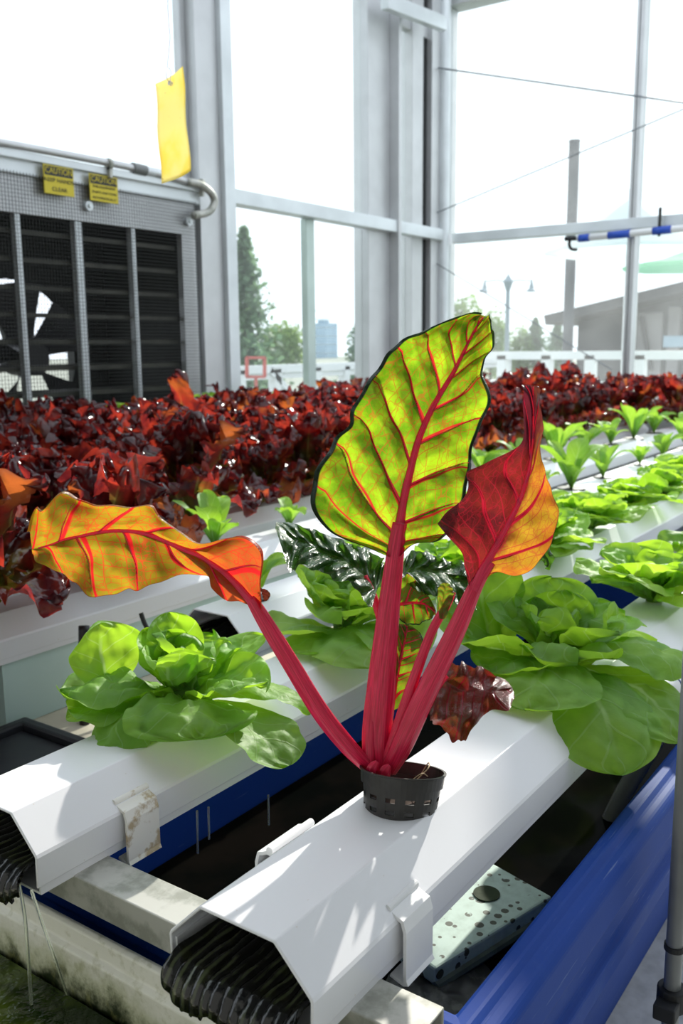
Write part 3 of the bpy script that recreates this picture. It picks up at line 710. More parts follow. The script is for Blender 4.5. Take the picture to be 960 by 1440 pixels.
# ================================================================== BEAM, TANKS, WATER
b = MB(); BZ = Zr(-.4935)
x0, x1, y0, y1, th = .510, .553, .300, 1.75, .0025
pr = [(x0, BZ-.032), (x1, BZ-.032), (x1, BZ), (x0, BZ)]
inn = [(x0+th, BZ-.032+th), (x1-th, BZ-.032+th), (x1-th, BZ-th), (x0+th, BZ-th)]
vs = [(x, y, z) for y in (y0, y1) for x, z in pr+inn]
fs = []
for i in range(4):
    j = (i+1) % 4; fs += [(i, j, 8+j, 8+i), (4+i, 12+i, 12+j, 4+j), (i, 4+i, 4+j, j), (8+i, 8+j, 12+j, 12+i)]
b.add(vs, fs); tag(b.build('support_beam', M['galv'], bevel=.0015), 'dirty galvanised square tube lying crosswise under the two near channels', 'beam')
def legs(label, x, y, z):
    b = MB(); b.box((x-.02, y-.02, 0), (x+.02, y+.02, z)); return tag(b.build('stand_leg', M['galv']), label, 'stand leg')
# far supports of the channels
for i, xx in enumerate((2.6, 4.7)):
    t = thing('channel_stand', (xx, 1.45, 0), ('middle' if i == 0 else 'far') + ' cross stand carrying the growing channels beneath the plants', 'stand')
    b = MB(); b.box((xx-.02, .33, BZ-.04), (xx+.02, 2.62, BZ-.001)); b.build('crossbar', M['galv'], t)
    for yy in (.36, 1.45, 2.58):
        b = MB(); b.box((xx-.02, yy-.02, 0), (xx+.02, yy+.02, BZ-.04)); b.build('leg', M['galv'], t)
t = thing('channel_stand', (.75, 2.0, 0), 'near cross stand under the red lettuce channels at the left', 'stand')
b = MB(); b.box((.73, 1.27, BZ-.04), (.77, 2.62, BZ-.001)); b.build('crossbar', M['galv'], t)
for yy in (1.5, 2.58):
    b = MB(); b.box((.73, yy-.02, 0), (.77, yy+.02, BZ-.04)); b.build('leg', M['galv'], t)

# blue tank ----------------------------------------------------------
RZ = Zr(-.5275)
TX0, TX1, TY0, TY1 = .592, 2.3, .312, .935
t = thing('blue_tank', ((TX0+TX1)/2, (TY0+TY1)/2, 0), 'long blue moulded plastic tank under the two nearest channels', 'tank')
def loop(inset, z):   # rectangle loop inset from the inner rim (negative = outside)
    i = inset; r = .03
    return [(TX0+i, TY0+i, z), (TX1-i, TY0+i, z), (TX1-i, TY1-i, z), (TX0+i, TY1-i, z)]
prof = [(.150, .015), (.145, .010), (-.001, RZ-.005), (-.003, RZ), (-.018, RZ+.001), (-.022, RZ-.004), (-.034, RZ-.005), (-.040, RZ-.012),
        (-.042, RZ-.050), (-.032, RZ-.058), (-.030, RZ-.095), (-.038, RZ-.100), (-.036, RZ-.130), (-.022, RZ-.134), (.004, .30), (.100, .001), (.150, .001)]
vs = []; 
for i, z in prof: vs += loop(i, z)
n = len(prof); fs = [(k*4+j, k*4+(j+1) % 4, (k+1)*4+(j+1) % 4, (k+1)*4+j) for k in range(n-1) for j in range(4)]
fs += [(3, 2, 1, 0), (n*4-4, n*4-3, n*4-2, n*4-1)]
b = MB(); b.add(vs, fs); b.build('tank_body', M['bluep'], t, bevel=.004)
WZ = Zr(-.700)
k = (RZ-WZ)/(RZ-.01)*.146
b = MB(); b.box((TX0+k+.004, TY0+k+.004, WZ-.01), (TX1-k-.004, TY1-k-.004, WZ)); tag(b.build('tank_water', M['water_dark']), 'dark still water inside the blue tank', 'water')
# floating speckled board
bz = WZ+.012
bc = [at_z(540, 1340, bz+.02), at_z(600, 1352, bz+.02), at_z(773, 1258, bz+.02), at_z(690, 1213, bz+.02)]
p00, p10, p11, p01 = at_z(520, 1300, bz+.02), at_z(612, 1362, bz+.02), at_z(776, 1260, bz+.02), at_z(690, 1212, bz+.02)
b = MB()
top = [p00, p10, p11, p01]; bot = [p-Vector((0, 0, .022)) for p in top]
b.add(top+bot, [(0, 1, 2, 3), (7, 6, 5, 4), (0, 4, 5, 1), (1, 5, 6, 2), (2, 6, 7, 3), (3, 7, 4, 0)])
t = thing('foam_board', sum(bot, Vector())/4, 'pale aqua foam board with dark round spots floating in the blue tank', 'foam board')
b.build('board', M['board'], t, bevel=.003)
h0 = at_z(684, 1257, bz+.0205)
b = MB(); b.tube([h0, h0+Vector((0, 0, .0012))], .0165, 28); tag(b.build('planting_hole', M['hole'], t), 'large mossy round hole')
e = []
ed = MB(); 
pp0, pp1 = p10-Vector((0, 0, .0225)), p11-Vector((0, 0, .0225))
ed.tube([pp0, pp1], .006, 8); ed.build('algae_edge', M['foam_side'], t)
# scum and a stone at the near side
b = MB()
sc0 = at_z(620, 1405, WZ)
def scf(u, v):
    a = v*PI; r = u*(.075+.018*nz(Vector((math.cos(a)*2, math.sin(a)*2, 1)))); x = sc0.x+r*math.cos(a)*1.1; y = sc0.y+r*math.sin(a)*.9
    return Vector((x, y, WZ+.001+.012*(1-u**2)*(.7+.6*nz(Vector((x*60, y*60, 0)))))), (u, v)
b.grid(scf, 16, 40); o = b.build('floating_scum', M['scum'], smooth=True); o['kind'] = 'stuff'; tag(o, 'grey bubbly scum floating beside the foam board', 'scum')

# white collecting tank at the front left --------------------------
LZ = Zr(-.541); WX = .499
t = thing('collecting_tank', (.27, 1.0, .30), 'white algae stained tank under the channel mouths at lower left', 'tank')
TT = dict(x0=.02, x1=WX, y0=.30, y1=1.9)
def rloop(i, z): return [(TT['x0']-i, TT['y0']-i, z), (TT['x1']+i, TT['y0']-i, z), (TT['x1']+i, TT['y1']+i, z), (TT['x0']-i, TT['y1']+i, z)]
prof = [(-.03, .02), (-.028, .012), (-.004, LZ-.030), (-.004, LZ-.022), (.002, LZ-.018), (.003, LZ-.002), (.008, LZ), (.013, LZ-.002), (.014, LZ-.012), (.006, LZ-.020), (.002, LZ-.032), (-.018, .001), (-.03, .001)]
vs = []
for i, z in prof: vs += rloop(i, z)
n = len(prof); fs = [(k*4+j, k*4+(j+1) % 4, (k+1)*4+(j+1) % 4, (k+1)*4+j) for k in range(n-1) for j in range(4)] + [(3, 2, 1, 0), (n*4-4, n*4-3, n*4-2, n*4-1)]
b = MB(); b.add(vs, fs); b.build('tank_wall', M['tank'], t, bevel=.0015)
GZ = Zr(-.602)
b = MB(); b.box((TT['x0']+.012, TT['y0']+.012, GZ-.01), (TT['x1']-.012, TT['y1']-.012, GZ)); tag(b.build('tank_water', M['water_green']), 'green algae water rippling in the white tank at lower left', 'water')
# streams of water
def stream(pts, r, label):
    m_ = MB(); m_.tube(cat(pts, 8), r, 8); return tag(m_.build('water_stream', M['clear'], smooth=True), label, 'water stream')
zs0 = Zr(-.49)
s1 = at_x(26, 1240, .457); s2 = at_x(44, 1252, .457)
stream([s1, at_x(35, 1290, .452), at_x(40, 1350, .448), at_z(44, 1412, GZ)], .0017, 'left thin water stream falling from the second channel mouth')
stream([s2, at_x(60, 1300, .450), at_x(78, 1350, .446), at_z(94, 1398, GZ)], .0015, 'slanting water stream falling from the second channel mouth, right of the other')
for q, lb in (((232, 1370), 0), ):
    pass
# thin drips behind the near channel
for (xx, yy0, yy1, lb) in ((277, 1140, 1200, 'short drip of water under the second channel, left one of three'), (293, 1135, 1180, 'short drip of water under the second channel, middle one of three'), (377, 1118, 1160, 'water drip hanging right below the front left lettuce')):
    a = at_y(xx, yy0, YB-.05); c_ = at_y(xx+1, yy1, YB-.05); stream([a, a.lerp(c_, .5), c_], .0013, lb)
# slime drips at third channel mouth
t = None
for (xx, yy0, yy1, r, lb) in ((263, 905, 935, .0035, 'left black slime drip hanging from the third channel mouth'), (285, 905, 930, .003, 'right black slime drip hanging from the third channel mouth')):
    a = at_x(xx, yy0, 1.045); c_ = at_x(xx, yy1, 1.045); m_ = MB(); m_.tube([a, a.lerp(c_, .6), c_], [r*1.6, r, r*.7], 10); tag(m_.build('slime_drip', M['slime'], smooth=True), lb, 'slime')

# pale aqua trough wall, beige board and black tote left --------------
yq = 1.262
zq = Zr(-.606); XQ = .84
b = MB(); b.box((XQ, yq, zq), (2.4, yq+.04, CT-.076)); b.box((XQ, yq+.0405, zq), (XQ+.03, yq+.4595, CT-.076))
b.box((XQ, yq+.46, zq), (2.4, yq+.5, CT-.076)); b.box((XQ+.031, yq+.041, zq+.001), (2.4, yq+.459, zq+.02))
tag(b.build('raft_trough', M['aqua']), 'pale aqua plastic trough below the long channel at the left', 'trough')
b = MB(); b.box((.88, 1.02, zq-.03), (2.4, 1.88, zq-.001)); 
for xx in (.90, 2.3):
    for yy in (1.06, 1.80): b.box((xx, yy, 0), (xx+.04, yy+.04, zq-.03))
tag(b.build('low_bench', M['beige'], bevel=.002), 'beige low bench under the pale aqua trough', 'bench')
# black tote
tz = Zr(-.60)
ta = at_z(0, 1022, tz); tb = at_z(38, 1020, tz); tc = at_z(100, 1050, tz); td = at_z(0, 1090, tz)
t = thing('storage_tote', (.55, 1.05, 0), 'black plastic storage tote at the left edge below the second channel', 'tote')
x1_, y1_ = at_z(98, 1050, tz).x, at_z(20, 1022, tz).y
def rr(x0, y0, x1, y1, z): return [(x0, y0, z), (x1, y0, z), (x1, y1, z), (x0, y1, z)]
X0t, Y0t, X1t, Y1t = .44, .97, .855, 1.235
tz = Zr(-.585)
prof = [(.04, .02), (.012, tz-.02), (.012, tz), (-.006, tz), (-.012, tz-.006), (-.012, tz-.03), (.0, tz-.032), (.03, .001)]
vs = []
for i, z in prof: vs += rr(X0t+i, Y0t+i, X1t-i, Y1t-i, z)
n = len(prof); fs = [(k*4+j, k*4+(j+1) % 4, (k+1)*4+(j+1) % 4, (k+1)*4+j) for k in range(n-1) for j in range(4)] + [(3, 2, 1, 0), (n*4-4, n*4-3, n*4-2, n*4-1)]
b = MB(); b.add(vs, fs); b.build('tote_body', M['blackp'], t, bevel=.006)
b = MB(); b.box((X0t+.014, Y0t+.014, tz-.022), (X1t-.014, Y1t-.014, tz-.012))
for k in range(3): b.box((X0t+.04, Y0t+.03+k*.03, tz-.012), (X1t-.04, Y0t+.045+k*.03, tz-.006))
b.build('lid_panel', M['blackp'], t, bevel=.003)
def hose(pts, r, mat, label, name='hose'):
    m_ = MB(); m_.tube(cat(pts, 8), r, 10); return tag(m_.build(name, M[mat], smooth=True), label, 'hose')
hose([at_y(198, 862, 1.2), at_y(205, 880, 1.19), at_y(222, 905, 1.17), at_y(245, 925, 1.15), at_y(262, 940, 1.13), at_y(268, 990, 1.13)], .0042, 'hose', 'black hose curving down in front of the pale aqua trough')
hose([at_y(138, 880, 1.2), at_y(144, 895, 1.19), at_y(152, 915, 1.18), at_y(156, 940, 1.18)], .0028, 'greyhose', 'thin grey hose hanging against the pale aqua trough')
hose([at_y(118, 880, 1.21), at_y(118, 960, 1.20), at_y(119, 1010, 1.18), Vector((at_y(119, 1010, 1.18).x, 1.18, zq))], .009, 'hose', 'straight black pipe standing behind the front left lettuce', 'upright_pipe')
# clear hose in the blue tank, white pipe beside the channel, grey upright pipe
hose([at_z(945, 990, Zr(-.50)), at_z(915, 1050, Zr(-.56)), at_z(880, 1110, Zr(-.64)), at_z(848, 1172, Zr(-.735))], .013, 'cleartube', 'cloudy clear hose hanging into the blue tank behind the right lettuce')
t = thing('drain_pipe', at_z(930, 975, Zr(-.47)), 'white pipe with a blue ring beside the nearest channel at the right edge', 'pipe')
pA, pB = at_z(893, 1008, Zr(-.47)), at_z(985, 925, Zr(-.47))
b = MB(); b.tube([pA, pB], .017, 20); b.build('tube', M['pvcpipe'], t, smooth=True)
pc = pA.lerp(pB, .48); dv = (pB-pA).normalized()
b = MB(); b.tube([pc-dv*.002, pc+dv*.002], .0175, 20); b.build('blue_ring', M['bluemark'], t, smooth=True)
gp = at_y(947, 1350, .235)
t = thing('upright_pipe', (gp.x, gp.y, 0), 'grey upright pipe with a black clamp at the lower right edge', 'pipe')
b = MB(); b.tube([(gp.x, gp.y, 0), (gp.x, gp.y, Zr(-.28))], .0092, 20); b.build('tube', M['pipe'], t, smooth=True)
zr = at_y(940, 1346, gp.y).z
b = MB(); b.tube([(gp.x, gp.y, zr-.003), (gp.x, gp.y, zr+.003)], .0112, 20); b.build('band', M['rubber'], t)
zr = at_y(930, 1422, gp.y).z
b = MB(); b.tube([(gp.x, gp.y, zr-.02), (gp.x, gp.y, zr+.006)], .016, 20); b.box((gp.x-.03, gp.y-.012, zr-.02), (gp.x, gp.y+.012, zr-.002)); b.build('clamp', M['rubber'], t, bevel=.002)

# ================================================================== SWISS CHARD IN ITS NET POT
pc = at_z(563, 1128, CT)
POT = thing('net_pot', pc, 'black slotted net pot leaning in the nearest channel, holding the chard', 'pot')
# leaning away from the camera and slightly to the right
ax = Vector((CM[0, 0], CM[1, 0], 0)).normalized()      # image right, horizontal
fwh = Vector((math.cos(YAW), math.sin(YAW), 0))
RT = Matrix.Rotation(math.radians(-14), 4, ax) @ Matrix.Rotation(math.radians(5), 4, fwh)
def PT(v): return pc + (RT @ Vector(v))
nseg = 48
rows = [(-.030, .0315), (-.016, .033), (-.012, .0335), (-.005, .0342), (-.001, .0347), (.006, .0353), (.010, .0358), (.0175, .0366), (.0176, .0385), (.0285, .0397), (.0290, .0408), (.0302, .0408), (.0302, .0385)]
vs = [PT((r*math.cos(2*PI*k/nseg), r*math.sin(2*PI*k/nseg), z)) for z, r in rows for k in range(nseg)]
fs = []
for i in range(len(rows)-1):
    for k in range(nseg):
        if i in (1, 3, 5) and False: continue
        if i == 5 and k % 4 in (1, 2): continue
        if i == 3 and k % 4 in (1, 2): continue
        if i == 1 and k % 4 in (1, 2): continue
        if i == 0 and k % 8 in (3,): continue
        fs.append((i*nseg+k, i*nseg+(k+1) % nseg, (i+1)*nseg+(k+1) % nseg, (i+1)*nseg+k))
b = MB(); b.add(vs, fs); o = b.build('pot_wall', M['pot'], POT); sd = o.modifiers.new('s', 'SOLIDIFY'); sd.thickness = .0014; sd.offset = -1
b = MB(); b.tube([PT((0, 0, -.030)), PT((0, 0, -.026))], .031, 32); b.build('pot_base', M['pot'], POT)
CH = thing('swiss_chard', pc, 'tall swiss chard with crimson stalks and green, orange and maroon leaves in the net pot', 'chard plant')
M['medium'] = simple('dark_root_plug', (.035, .02, .012), .9, var=.5, vscale=80, bmp=.8)
def plug(u, v):
    a = v*PI; r = u*.032; return PT((r*math.cos(a), r*math.sin(a), .006+.010*(1-u*u)+.004*nz(Vector((r*90*math.cos(a), r*90*math.sin(a), 0))))), (u, v)
b = MB(); b.grid(plug, 10, 36); b.build('root_plug', M['medium'], CH, smooth=True)
b = MB()
b.tube(cat([PT((.0, -.012, .02)), PT((.008, -.022, .034)), PT((.022, -.014, .036)), PT((.027, -.004, .022))], 6), .0006, 6)
b.tube(cat([PT((-.006, -.01, .02)), PT((.0, -.02, .03)), PT((.012, -.02, .026))], 6), .0005, 6); b.build('root', M['root'], CH)
DB = .885
rng = random.Random(5)
def stalk(pts, label=None, ridges=.05, flat=.75):
    """pts: (x, y, distance, half width in pixels)"""
    P3 = [at_d(p[0], p[1], p[2]) for p in pts]; N = 7
    P4 = cat(P3, N); W = cat([Vector((p[3]*p[2]/FPX, 0, 0)) for p in pts], N)
    b = MB(); b.tube(P4, [w.x for w in W], 28, ridges=ridges, flat=flat, ref=Vector((CM[0, 2], CM[1, 2], CM[2, 2])))
    o = b.build('stalk', M['stalk'], CH, smooth=True)
    if label: o['label'] = label
    return o
def c7(x, y): return (380+x/2.1818, 420+y/2.1818)
def c1(x, y): return (x/2.1818, 660+y/2.1818)
def c5(x, y): return (360+x/2.6667, 720+y/2.6667)
def blade(name, st, conv, dep, mat, label, crink=.004, ruff=.006, cup=.0, nu=110, nv=60, seed=0, fold=None, veins=True, nlat=7, sl=(.25, .12), rib=None, freq=26, bub=.0035, scr=30, tilt=0, lobes=.02):
    """st: stations (left, mid, right); dep: distance at base and tip; builds a curved, crinkled leaf"""
    n = len(st); fw = Vector((CM[0, 2], CM[1, 2], CM[2, 2]))
    L, Mi, R = [], [], []
    for i, (l, m_, r) in enumerate(st):
        d = dep(i/(n-1))
        L.append(at_d(*conv(*l), d)); Mi.append(at_d(*conv(*m_), d)); R.append(at_d(*conv(*r), d))
    L, Mi, R = cat(L, 6), cat(Mi, 6), cat(R, 6)
    def fn(u, v):
        l, m_, r = sample(L, u), sample(Mi, u), sample(R, u)
        e = l if v < 0 else r; a = abs(v); vv = min(a, 1.0)
        e = m_.lerp(e, 1+lobes*math.sin(u*38+seed)+lobes*.7*math.sin(u*71+seed*2+(1 if v < 0 else 0)))
        if fold and ((fold == 'L' and v < 0) or (fold == 'R' and v > 0) or fold == 'B') and a > .86:
            # margin rolls over towards the viewer
            k = (a-.86)/.14; p = m_.lerp(e, .90+.09*math.sin(k*2.7)); dz = -.009*(1-math.cos(k*2.7))*.5
            p = p+fw*dz
        else:
            if fold and ((fold == 'L' and v < 0) or (fold == 'R' and v > 0) or fold == 'B'): pass
            p = m_.lerp(e, vv); dz = 0
        w = (e-m_).length
        # blisters between the lateral veins
        s_ = sl[0] if v < 0 else sl[1]
        t = (u - s_*(a**.85))*nlat + (.5 if v < 0 else 0)
        q = abs((t % 1)-.5)*2   # 0 at the vein
        env = min(1, a*4)*min(1, u*6)*min(1, (1-u)*8+.15)
        disp = bub*(q**.7)*env + crink*nz(Vector((p.x*scr, p.y*scr, p.z*scr+seed)))*env
        disp += crink*.5*nz(p*scr*2.6)*env
        disp += ruff*(a**3)*math.sin(u*freq+seed+(1.7 if v < 0 else 0))*env
        disp += cup*(a**2)
        return p - fw*disp - fw*(tilt*v), (u, v)
    b = MB(); b.grid(fn, nu, nv)
    o = b.build(name, M[mat], CH, smooth=True)
    if label: o['label'] = label
    # midrib
    if rib:
        b = MB(); pts = [fn(t, 0)[0]-fw*.0006 for t in [i/40*rib[2] for i in range(41)]]
        b.tube(pts, [(rib[0]+(rib[1]-rib[0])*(i/40)**.7)*dep(0)/FPX for i in range(41)], 12, flat=.7, ref=fw)
        # lateral veins standing proud of the blade
        if veins:
            for sdn in (-1, 1):
                s_ = sl[0] if sdn < 0 else sl[1]
                for kk in range(-2, nlat):
                    t0 = (kk+.5-(.5 if sdn < 0 else 0))/nlat
                    if t0 < .03 or t0 > .9: continue
                    pts = []
                    for i in range(17):
                        a = i/16*.9; uu = t0+s_*(a**.85)
                        if uu > .99 or uu < 0: break
                        pts.append(fn(uu, sdn*a)[0]-fw*.0004)
                    if len(pts) > 5:
                        wv = 2.1*(1-.55*t0)*dep(0)/FPX
                        b.tube(pts, [wv*(1-.75*i/16) for i in range(len(pts))], 6, ref=fw)
        b.build('vein', M['stalk'], o, smooth=True)
    return o
fwv = Vector((CM[0, 2], CM[1, 2], CM[2, 2]))
# central green leaf
stalk([(531, 1088, DB, 17), (530, 1040, DB, 20), (536, 960, DB, 19), (545, 870, DB, 15.5), (554, 790, DB, 12.5), (562, 735, DB, 10)], 'thick crimson centre stalk', .06, .6)
stalk([(520, 1085, DB-.006, 9), (519, 1030, DB-.004, 10), (526, 960, DB, 9), (538, 880, DB, 6), (548, 800, DB, 4)], None)
st = [((365, 792), (378, 800), (395, 790)), ((300, 765), (386, 760), (440, 752)), ((165, 708), (392, 720), (520, 742)), ((128, 620), (402, 665), (560, 700)), ((135, 530), (415, 590), (588, 640)), ((185, 445), (432, 520), (603, 560)),
      ((235, 395), (452, 440), (615, 490)), ((245, 335), (478, 375), (640, 400)), ((300, 262), (505, 320), (664, 330)), ((335, 195), (540, 262), (652, 240)), ((375, 150), (568, 215), (655, 190)), ((430, 122), (590, 170), (680, 155)),
      ((480, 95), (610, 130), (680, 120)), ((550, 68), (628, 95), (675, 85)), ((600, 52), (645, 68), (672, 60)), ((645, 50), (655, 52), (668, 52))]
blade('leaf', st, c7, lambda u: DB+.02*u, 'chard_green', 'large upright bright green leaf with red veins', crink=.005, ruff=.006, fold='B', rib=(9.5, 1.2, .97), nlat=9, nu=170, nv=90, bub=.0085)
# left orange leaf
stalk([(524, 1084, DB-.005, 9), (490, 1050, DB-.012, 12), (450, 1000, DB-.02, 12.5), (410, 935, DB-.025, 12), (375, 878, DB-.03, 11), (352, 840, DB-.032, 8)], 'slender crimson stalk leaning left', .05, .8)
st = [((803, 430), (795, 432), (780, 425)), ((804, 340), (748, 378), (738, 408)), ((804, 240), (702, 332), (692, 398)), ((745, 200), (658, 297), (656, 362)), ((690, 213), (615, 268), (638, 326)), ((622, 225), (565, 245), (560, 325)),
      ((565, 190), (520, 225), (490, 348)), ((500, 155), (470, 205), (430, 362)), ((475, 108), (420, 192), (380, 378)), ((400, 115), (360, 188), (320, 388)), ((320, 107), (300, 194), (265, 370)), ((250, 92), (245, 205), (220, 340)),
      ((203, 73), (200, 215), (175, 315)), ((150, 118), (160, 230), (140, 295)), ((112, 118), (125, 240), (112, 272)), ((92, 190), (98, 245), (98, 258))]
blade('leaf', st, c1, lambda u: DB-.032-.02*u, 'chard_orange', 'horizontal orange leaf with bright red veins, reaching left', crink=.006, ruff=.008, rib=(7, 1, .95), nlat=6, sl=(-.08, -.12), bub=.006, fold='L', lobes=.035, nu=130, nv=64, seed=3)
# right maroon leaf
stalk([(546, 1084, DB-.006, 11), (566, 1045, DB-.012, 15), (598, 975, DB-.016, 15), (640, 888, DB-.02, 13.5), (668, 825, DB-.022, 10), (690, 790, DB-.024, 7)], 'thick crimson stalk leaning right', .05, .8)
st = [((612, 900), (622, 895), (632, 890)), ((598, 830), (650, 835), (690, 840)), ((580, 770), (675, 790), (760, 852)), ((520, 705), (700, 745), (820, 805)), ((515, 680), (725, 700), (862, 740)), ((565, 640), (748, 655), (880, 655)),
      ((600, 590), (768, 610), (865, 590)), ((602, 540), (783, 565), (840, 540)), ((650, 508), (795, 515), (832, 500)), ((730, 470), (802, 465), (830, 450)), ((768, 440), (805, 420), (834, 405)), ((778, 370), (806, 370), (830, 370)),
      ((775, 320), (808, 320), (826, 320)), ((772, 285), (803, 285), (826, 290)), ((770, 265), (795, 265), (822, 270))]
blade('leaf', st, c7, lambda u: DB-.024-.004*u, 'chard_red', 'maroon leaf with an orange lower edge and twisted dark tip', crink=.005, ruff=.005, rib=(7.5, 1.2, .8), nlat=5, sl=(.3, .2), bub=.004, seed=7, nu=120, nv=60)
# dark green crinkled leaf to the left of the centre stalk
stalk([(540, 960, DB+.02, 6), (538, 890, DB+.03, 6), (527, 845, DB+.035, 5.5), (512, 810, DB+.035, 4.5)], None)
st = [((480, 260), (450, 300), (430, 350)), ((485, 200), (430, 262), (400, 318)), ((470, 172), (385, 215), (350, 252)), ((400, 138), (330, 178), (290, 240)), ((320, 108), (260, 150), (225, 206)), ((240, 78), (190, 118), (168, 190)), ((150, 48), (130, 90), (137, 214)), ((70, 38), (74, 44), (80, 62))]
blade('leaf', st, c5, lambda u: DB+.035+.02*u, 'chard_dark', 'dark green crinkled leaf drooping left behind the stalks', crink=.016, ruff=.012, bub=.014, nlat=8, seed=11, nu=110, nv=60, scr=42, tilt=.030, lobes=.05)
# glowing green leaf just right of the centre stalk
st = [((500, 330), (505, 350), (510, 380)), ((535, 250), (545, 345), (530, 398)), ((575, 228), (590, 340), (575, 425)), ((625, 290), (630, 345), (625, 415)), ((655, 330), (660, 365), (660, 398)), ((672, 372), (674, 378), (674, 385))]
blade('leaf', st, c5, lambda u: DB+.03, 'chard_mid', 'small green leaf with red veins between the stalks', crink=.007, ruff=.006, fold='L', rib=(3, 1, .9), nlat=4, seed=13, nu=60, nv=40)
# purple green crinkled leaf behind
st = [((548, 220), (552, 235), (560, 260)), ((575, 165), (580, 220), (600, 285)), ((620, 148), (630, 215), (650, 302)), ((680, 168), (690, 225), (700, 300)), ((740, 190), (750, 250), (745, 340)), ((790, 190), (795, 260), (790, 350)), ((800, 240), (805, 280), (805, 330))]
blade('leaf', st, c5, lambda u: DB+.055, 'chard_dark', 'dark glossy puckered leaf behind the stalks', crink=.016, ruff=.010, bub=.014, nlat=6, seed=17, nu=90, nv=60, scr=45, tilt=.030, lobes=.05)
# small leaf on its own bright stalk
stalk([(540, 1080, DB-.004, 7), (556, 1035, DB-.008, 9), (580, 960, DB-.01, 7.5), (606, 890, DB-.01, 6.5), (628, 850, DB-.01, 6), (637, 832, DB-.01, 4)], 'slim bright red stalk')
st = [((688, 400), (700, 402), (712, 398)), ((680, 345), (700, 350), (728, 345)), ((678, 300), (708, 310), (742, 310)), ((682, 278), (712, 285), (738, 288)), ((700, 264), (715, 266), (726, 270))]
blade('leaf', st, c5, lambda u: DB-.014, 'chard_mid', 'young folded leaf at the tip of the slim stalk', crink=.002, ruff=.002, rib=None, nlat=4, seed=19, nu=40, nv=24, bub=.0015)
# crinkled narrow leaf
stalk([(545, 1040, DB+.004, 4), (556, 960, DB+.008, 3), (566, 915, DB+.01, 2)], None)
st = [((500, 740), (510, 745), (535, 735)), ((510, 640), (525, 640), (575, 660)), ((512, 560), (540, 560), (605, 580)), ((514, 480), (555, 490), (628, 500)), ((528, 430), (565, 440), (612, 450)), ((545, 420), (565, 422), (585, 430))]
blade('leaf', st, c5, lambda u: DB+.008+.004*u, 'chard_mid', 'narrow puckered green leaf between the stalks', crink=.007, ruff=.006, rib=(2.5, 1, .9), nlat=6, seed=23, nu=70, nv=36)
# brown maroon leaf lying on the lettuce
stalk([(552, 1060, DB+.002, 6), (590, 1010, DB+.004, 5), (616, 965, DB+.01, 4.5), (628, 950, DB+.012, 4)], None)
st = [((680, 600), (672, 620), (655, 690)), ((715, 578), (715, 640), (640, 755)), ((755, 572), (770, 670), (690, 800)), ((800, 578), (820, 670), (745, 838)), ((850, 592), (865, 670), (790, 800)), ((905, 622), (905, 670), (880, 730)), ((958, 650), (960, 660), (955, 680))]
blade('leaf', st, c5, lambda u: DB+.012+.02*u, 'chard_brown', 'limp brownish maroon leaf resting against the right lettuce', crink=.022, ruff=.010, bub=.006, lobes=.035, tilt=.02, nlat=5, seed=29, nu=80, nv=50, scr=34)
# curled dark tip at right, behind the maroon leaf
def q1_(x, y): return (x, y)
st = [((745, 772), (748, 780), (750, 792)), ((758, 762), (760, 776), (758, 785)), ((770, 768), (768, 782), (762, 790)), ((777, 785), (772, 793), (766, 796)), ((772, 802), (769, 801), (766, 800))]
blade('leaf', st, q1_, lambda u: DB+.02, 'chard_dark', 'dark green curled leaf edge showing behind the maroon leaf', crink=.004, ruff=.003, nlat=3, seed=31, nu=24, nv=16)
st = [((366, 826), (369, 828), (372, 828)), ((367, 832), (372, 834), (378, 832)), ((369, 838), (374, 838), (380, 838)), ((371, 845), (373, 845), (375, 845))]
blade('leaf', st, q1_, lambda u: DB-.03, 'chard_brown', 'tiny purple orange leaflet beside the left stalk', crink=.002, ruff=.002, nlat=3, seed=37, nu=16, nv=10, bub=.001)
# crown bracts at the base of the stalks
stalk([(522, 1092, DB-.022, 6), (524, 1080, DB-.024, 8), (530, 1071, DB-.024, 3)], None, .1)
stalk([(540, 1094, DB-.022, 7), (541, 1084, DB-.024, 8), (547, 1076, DB-.024, 3)], None, .1)

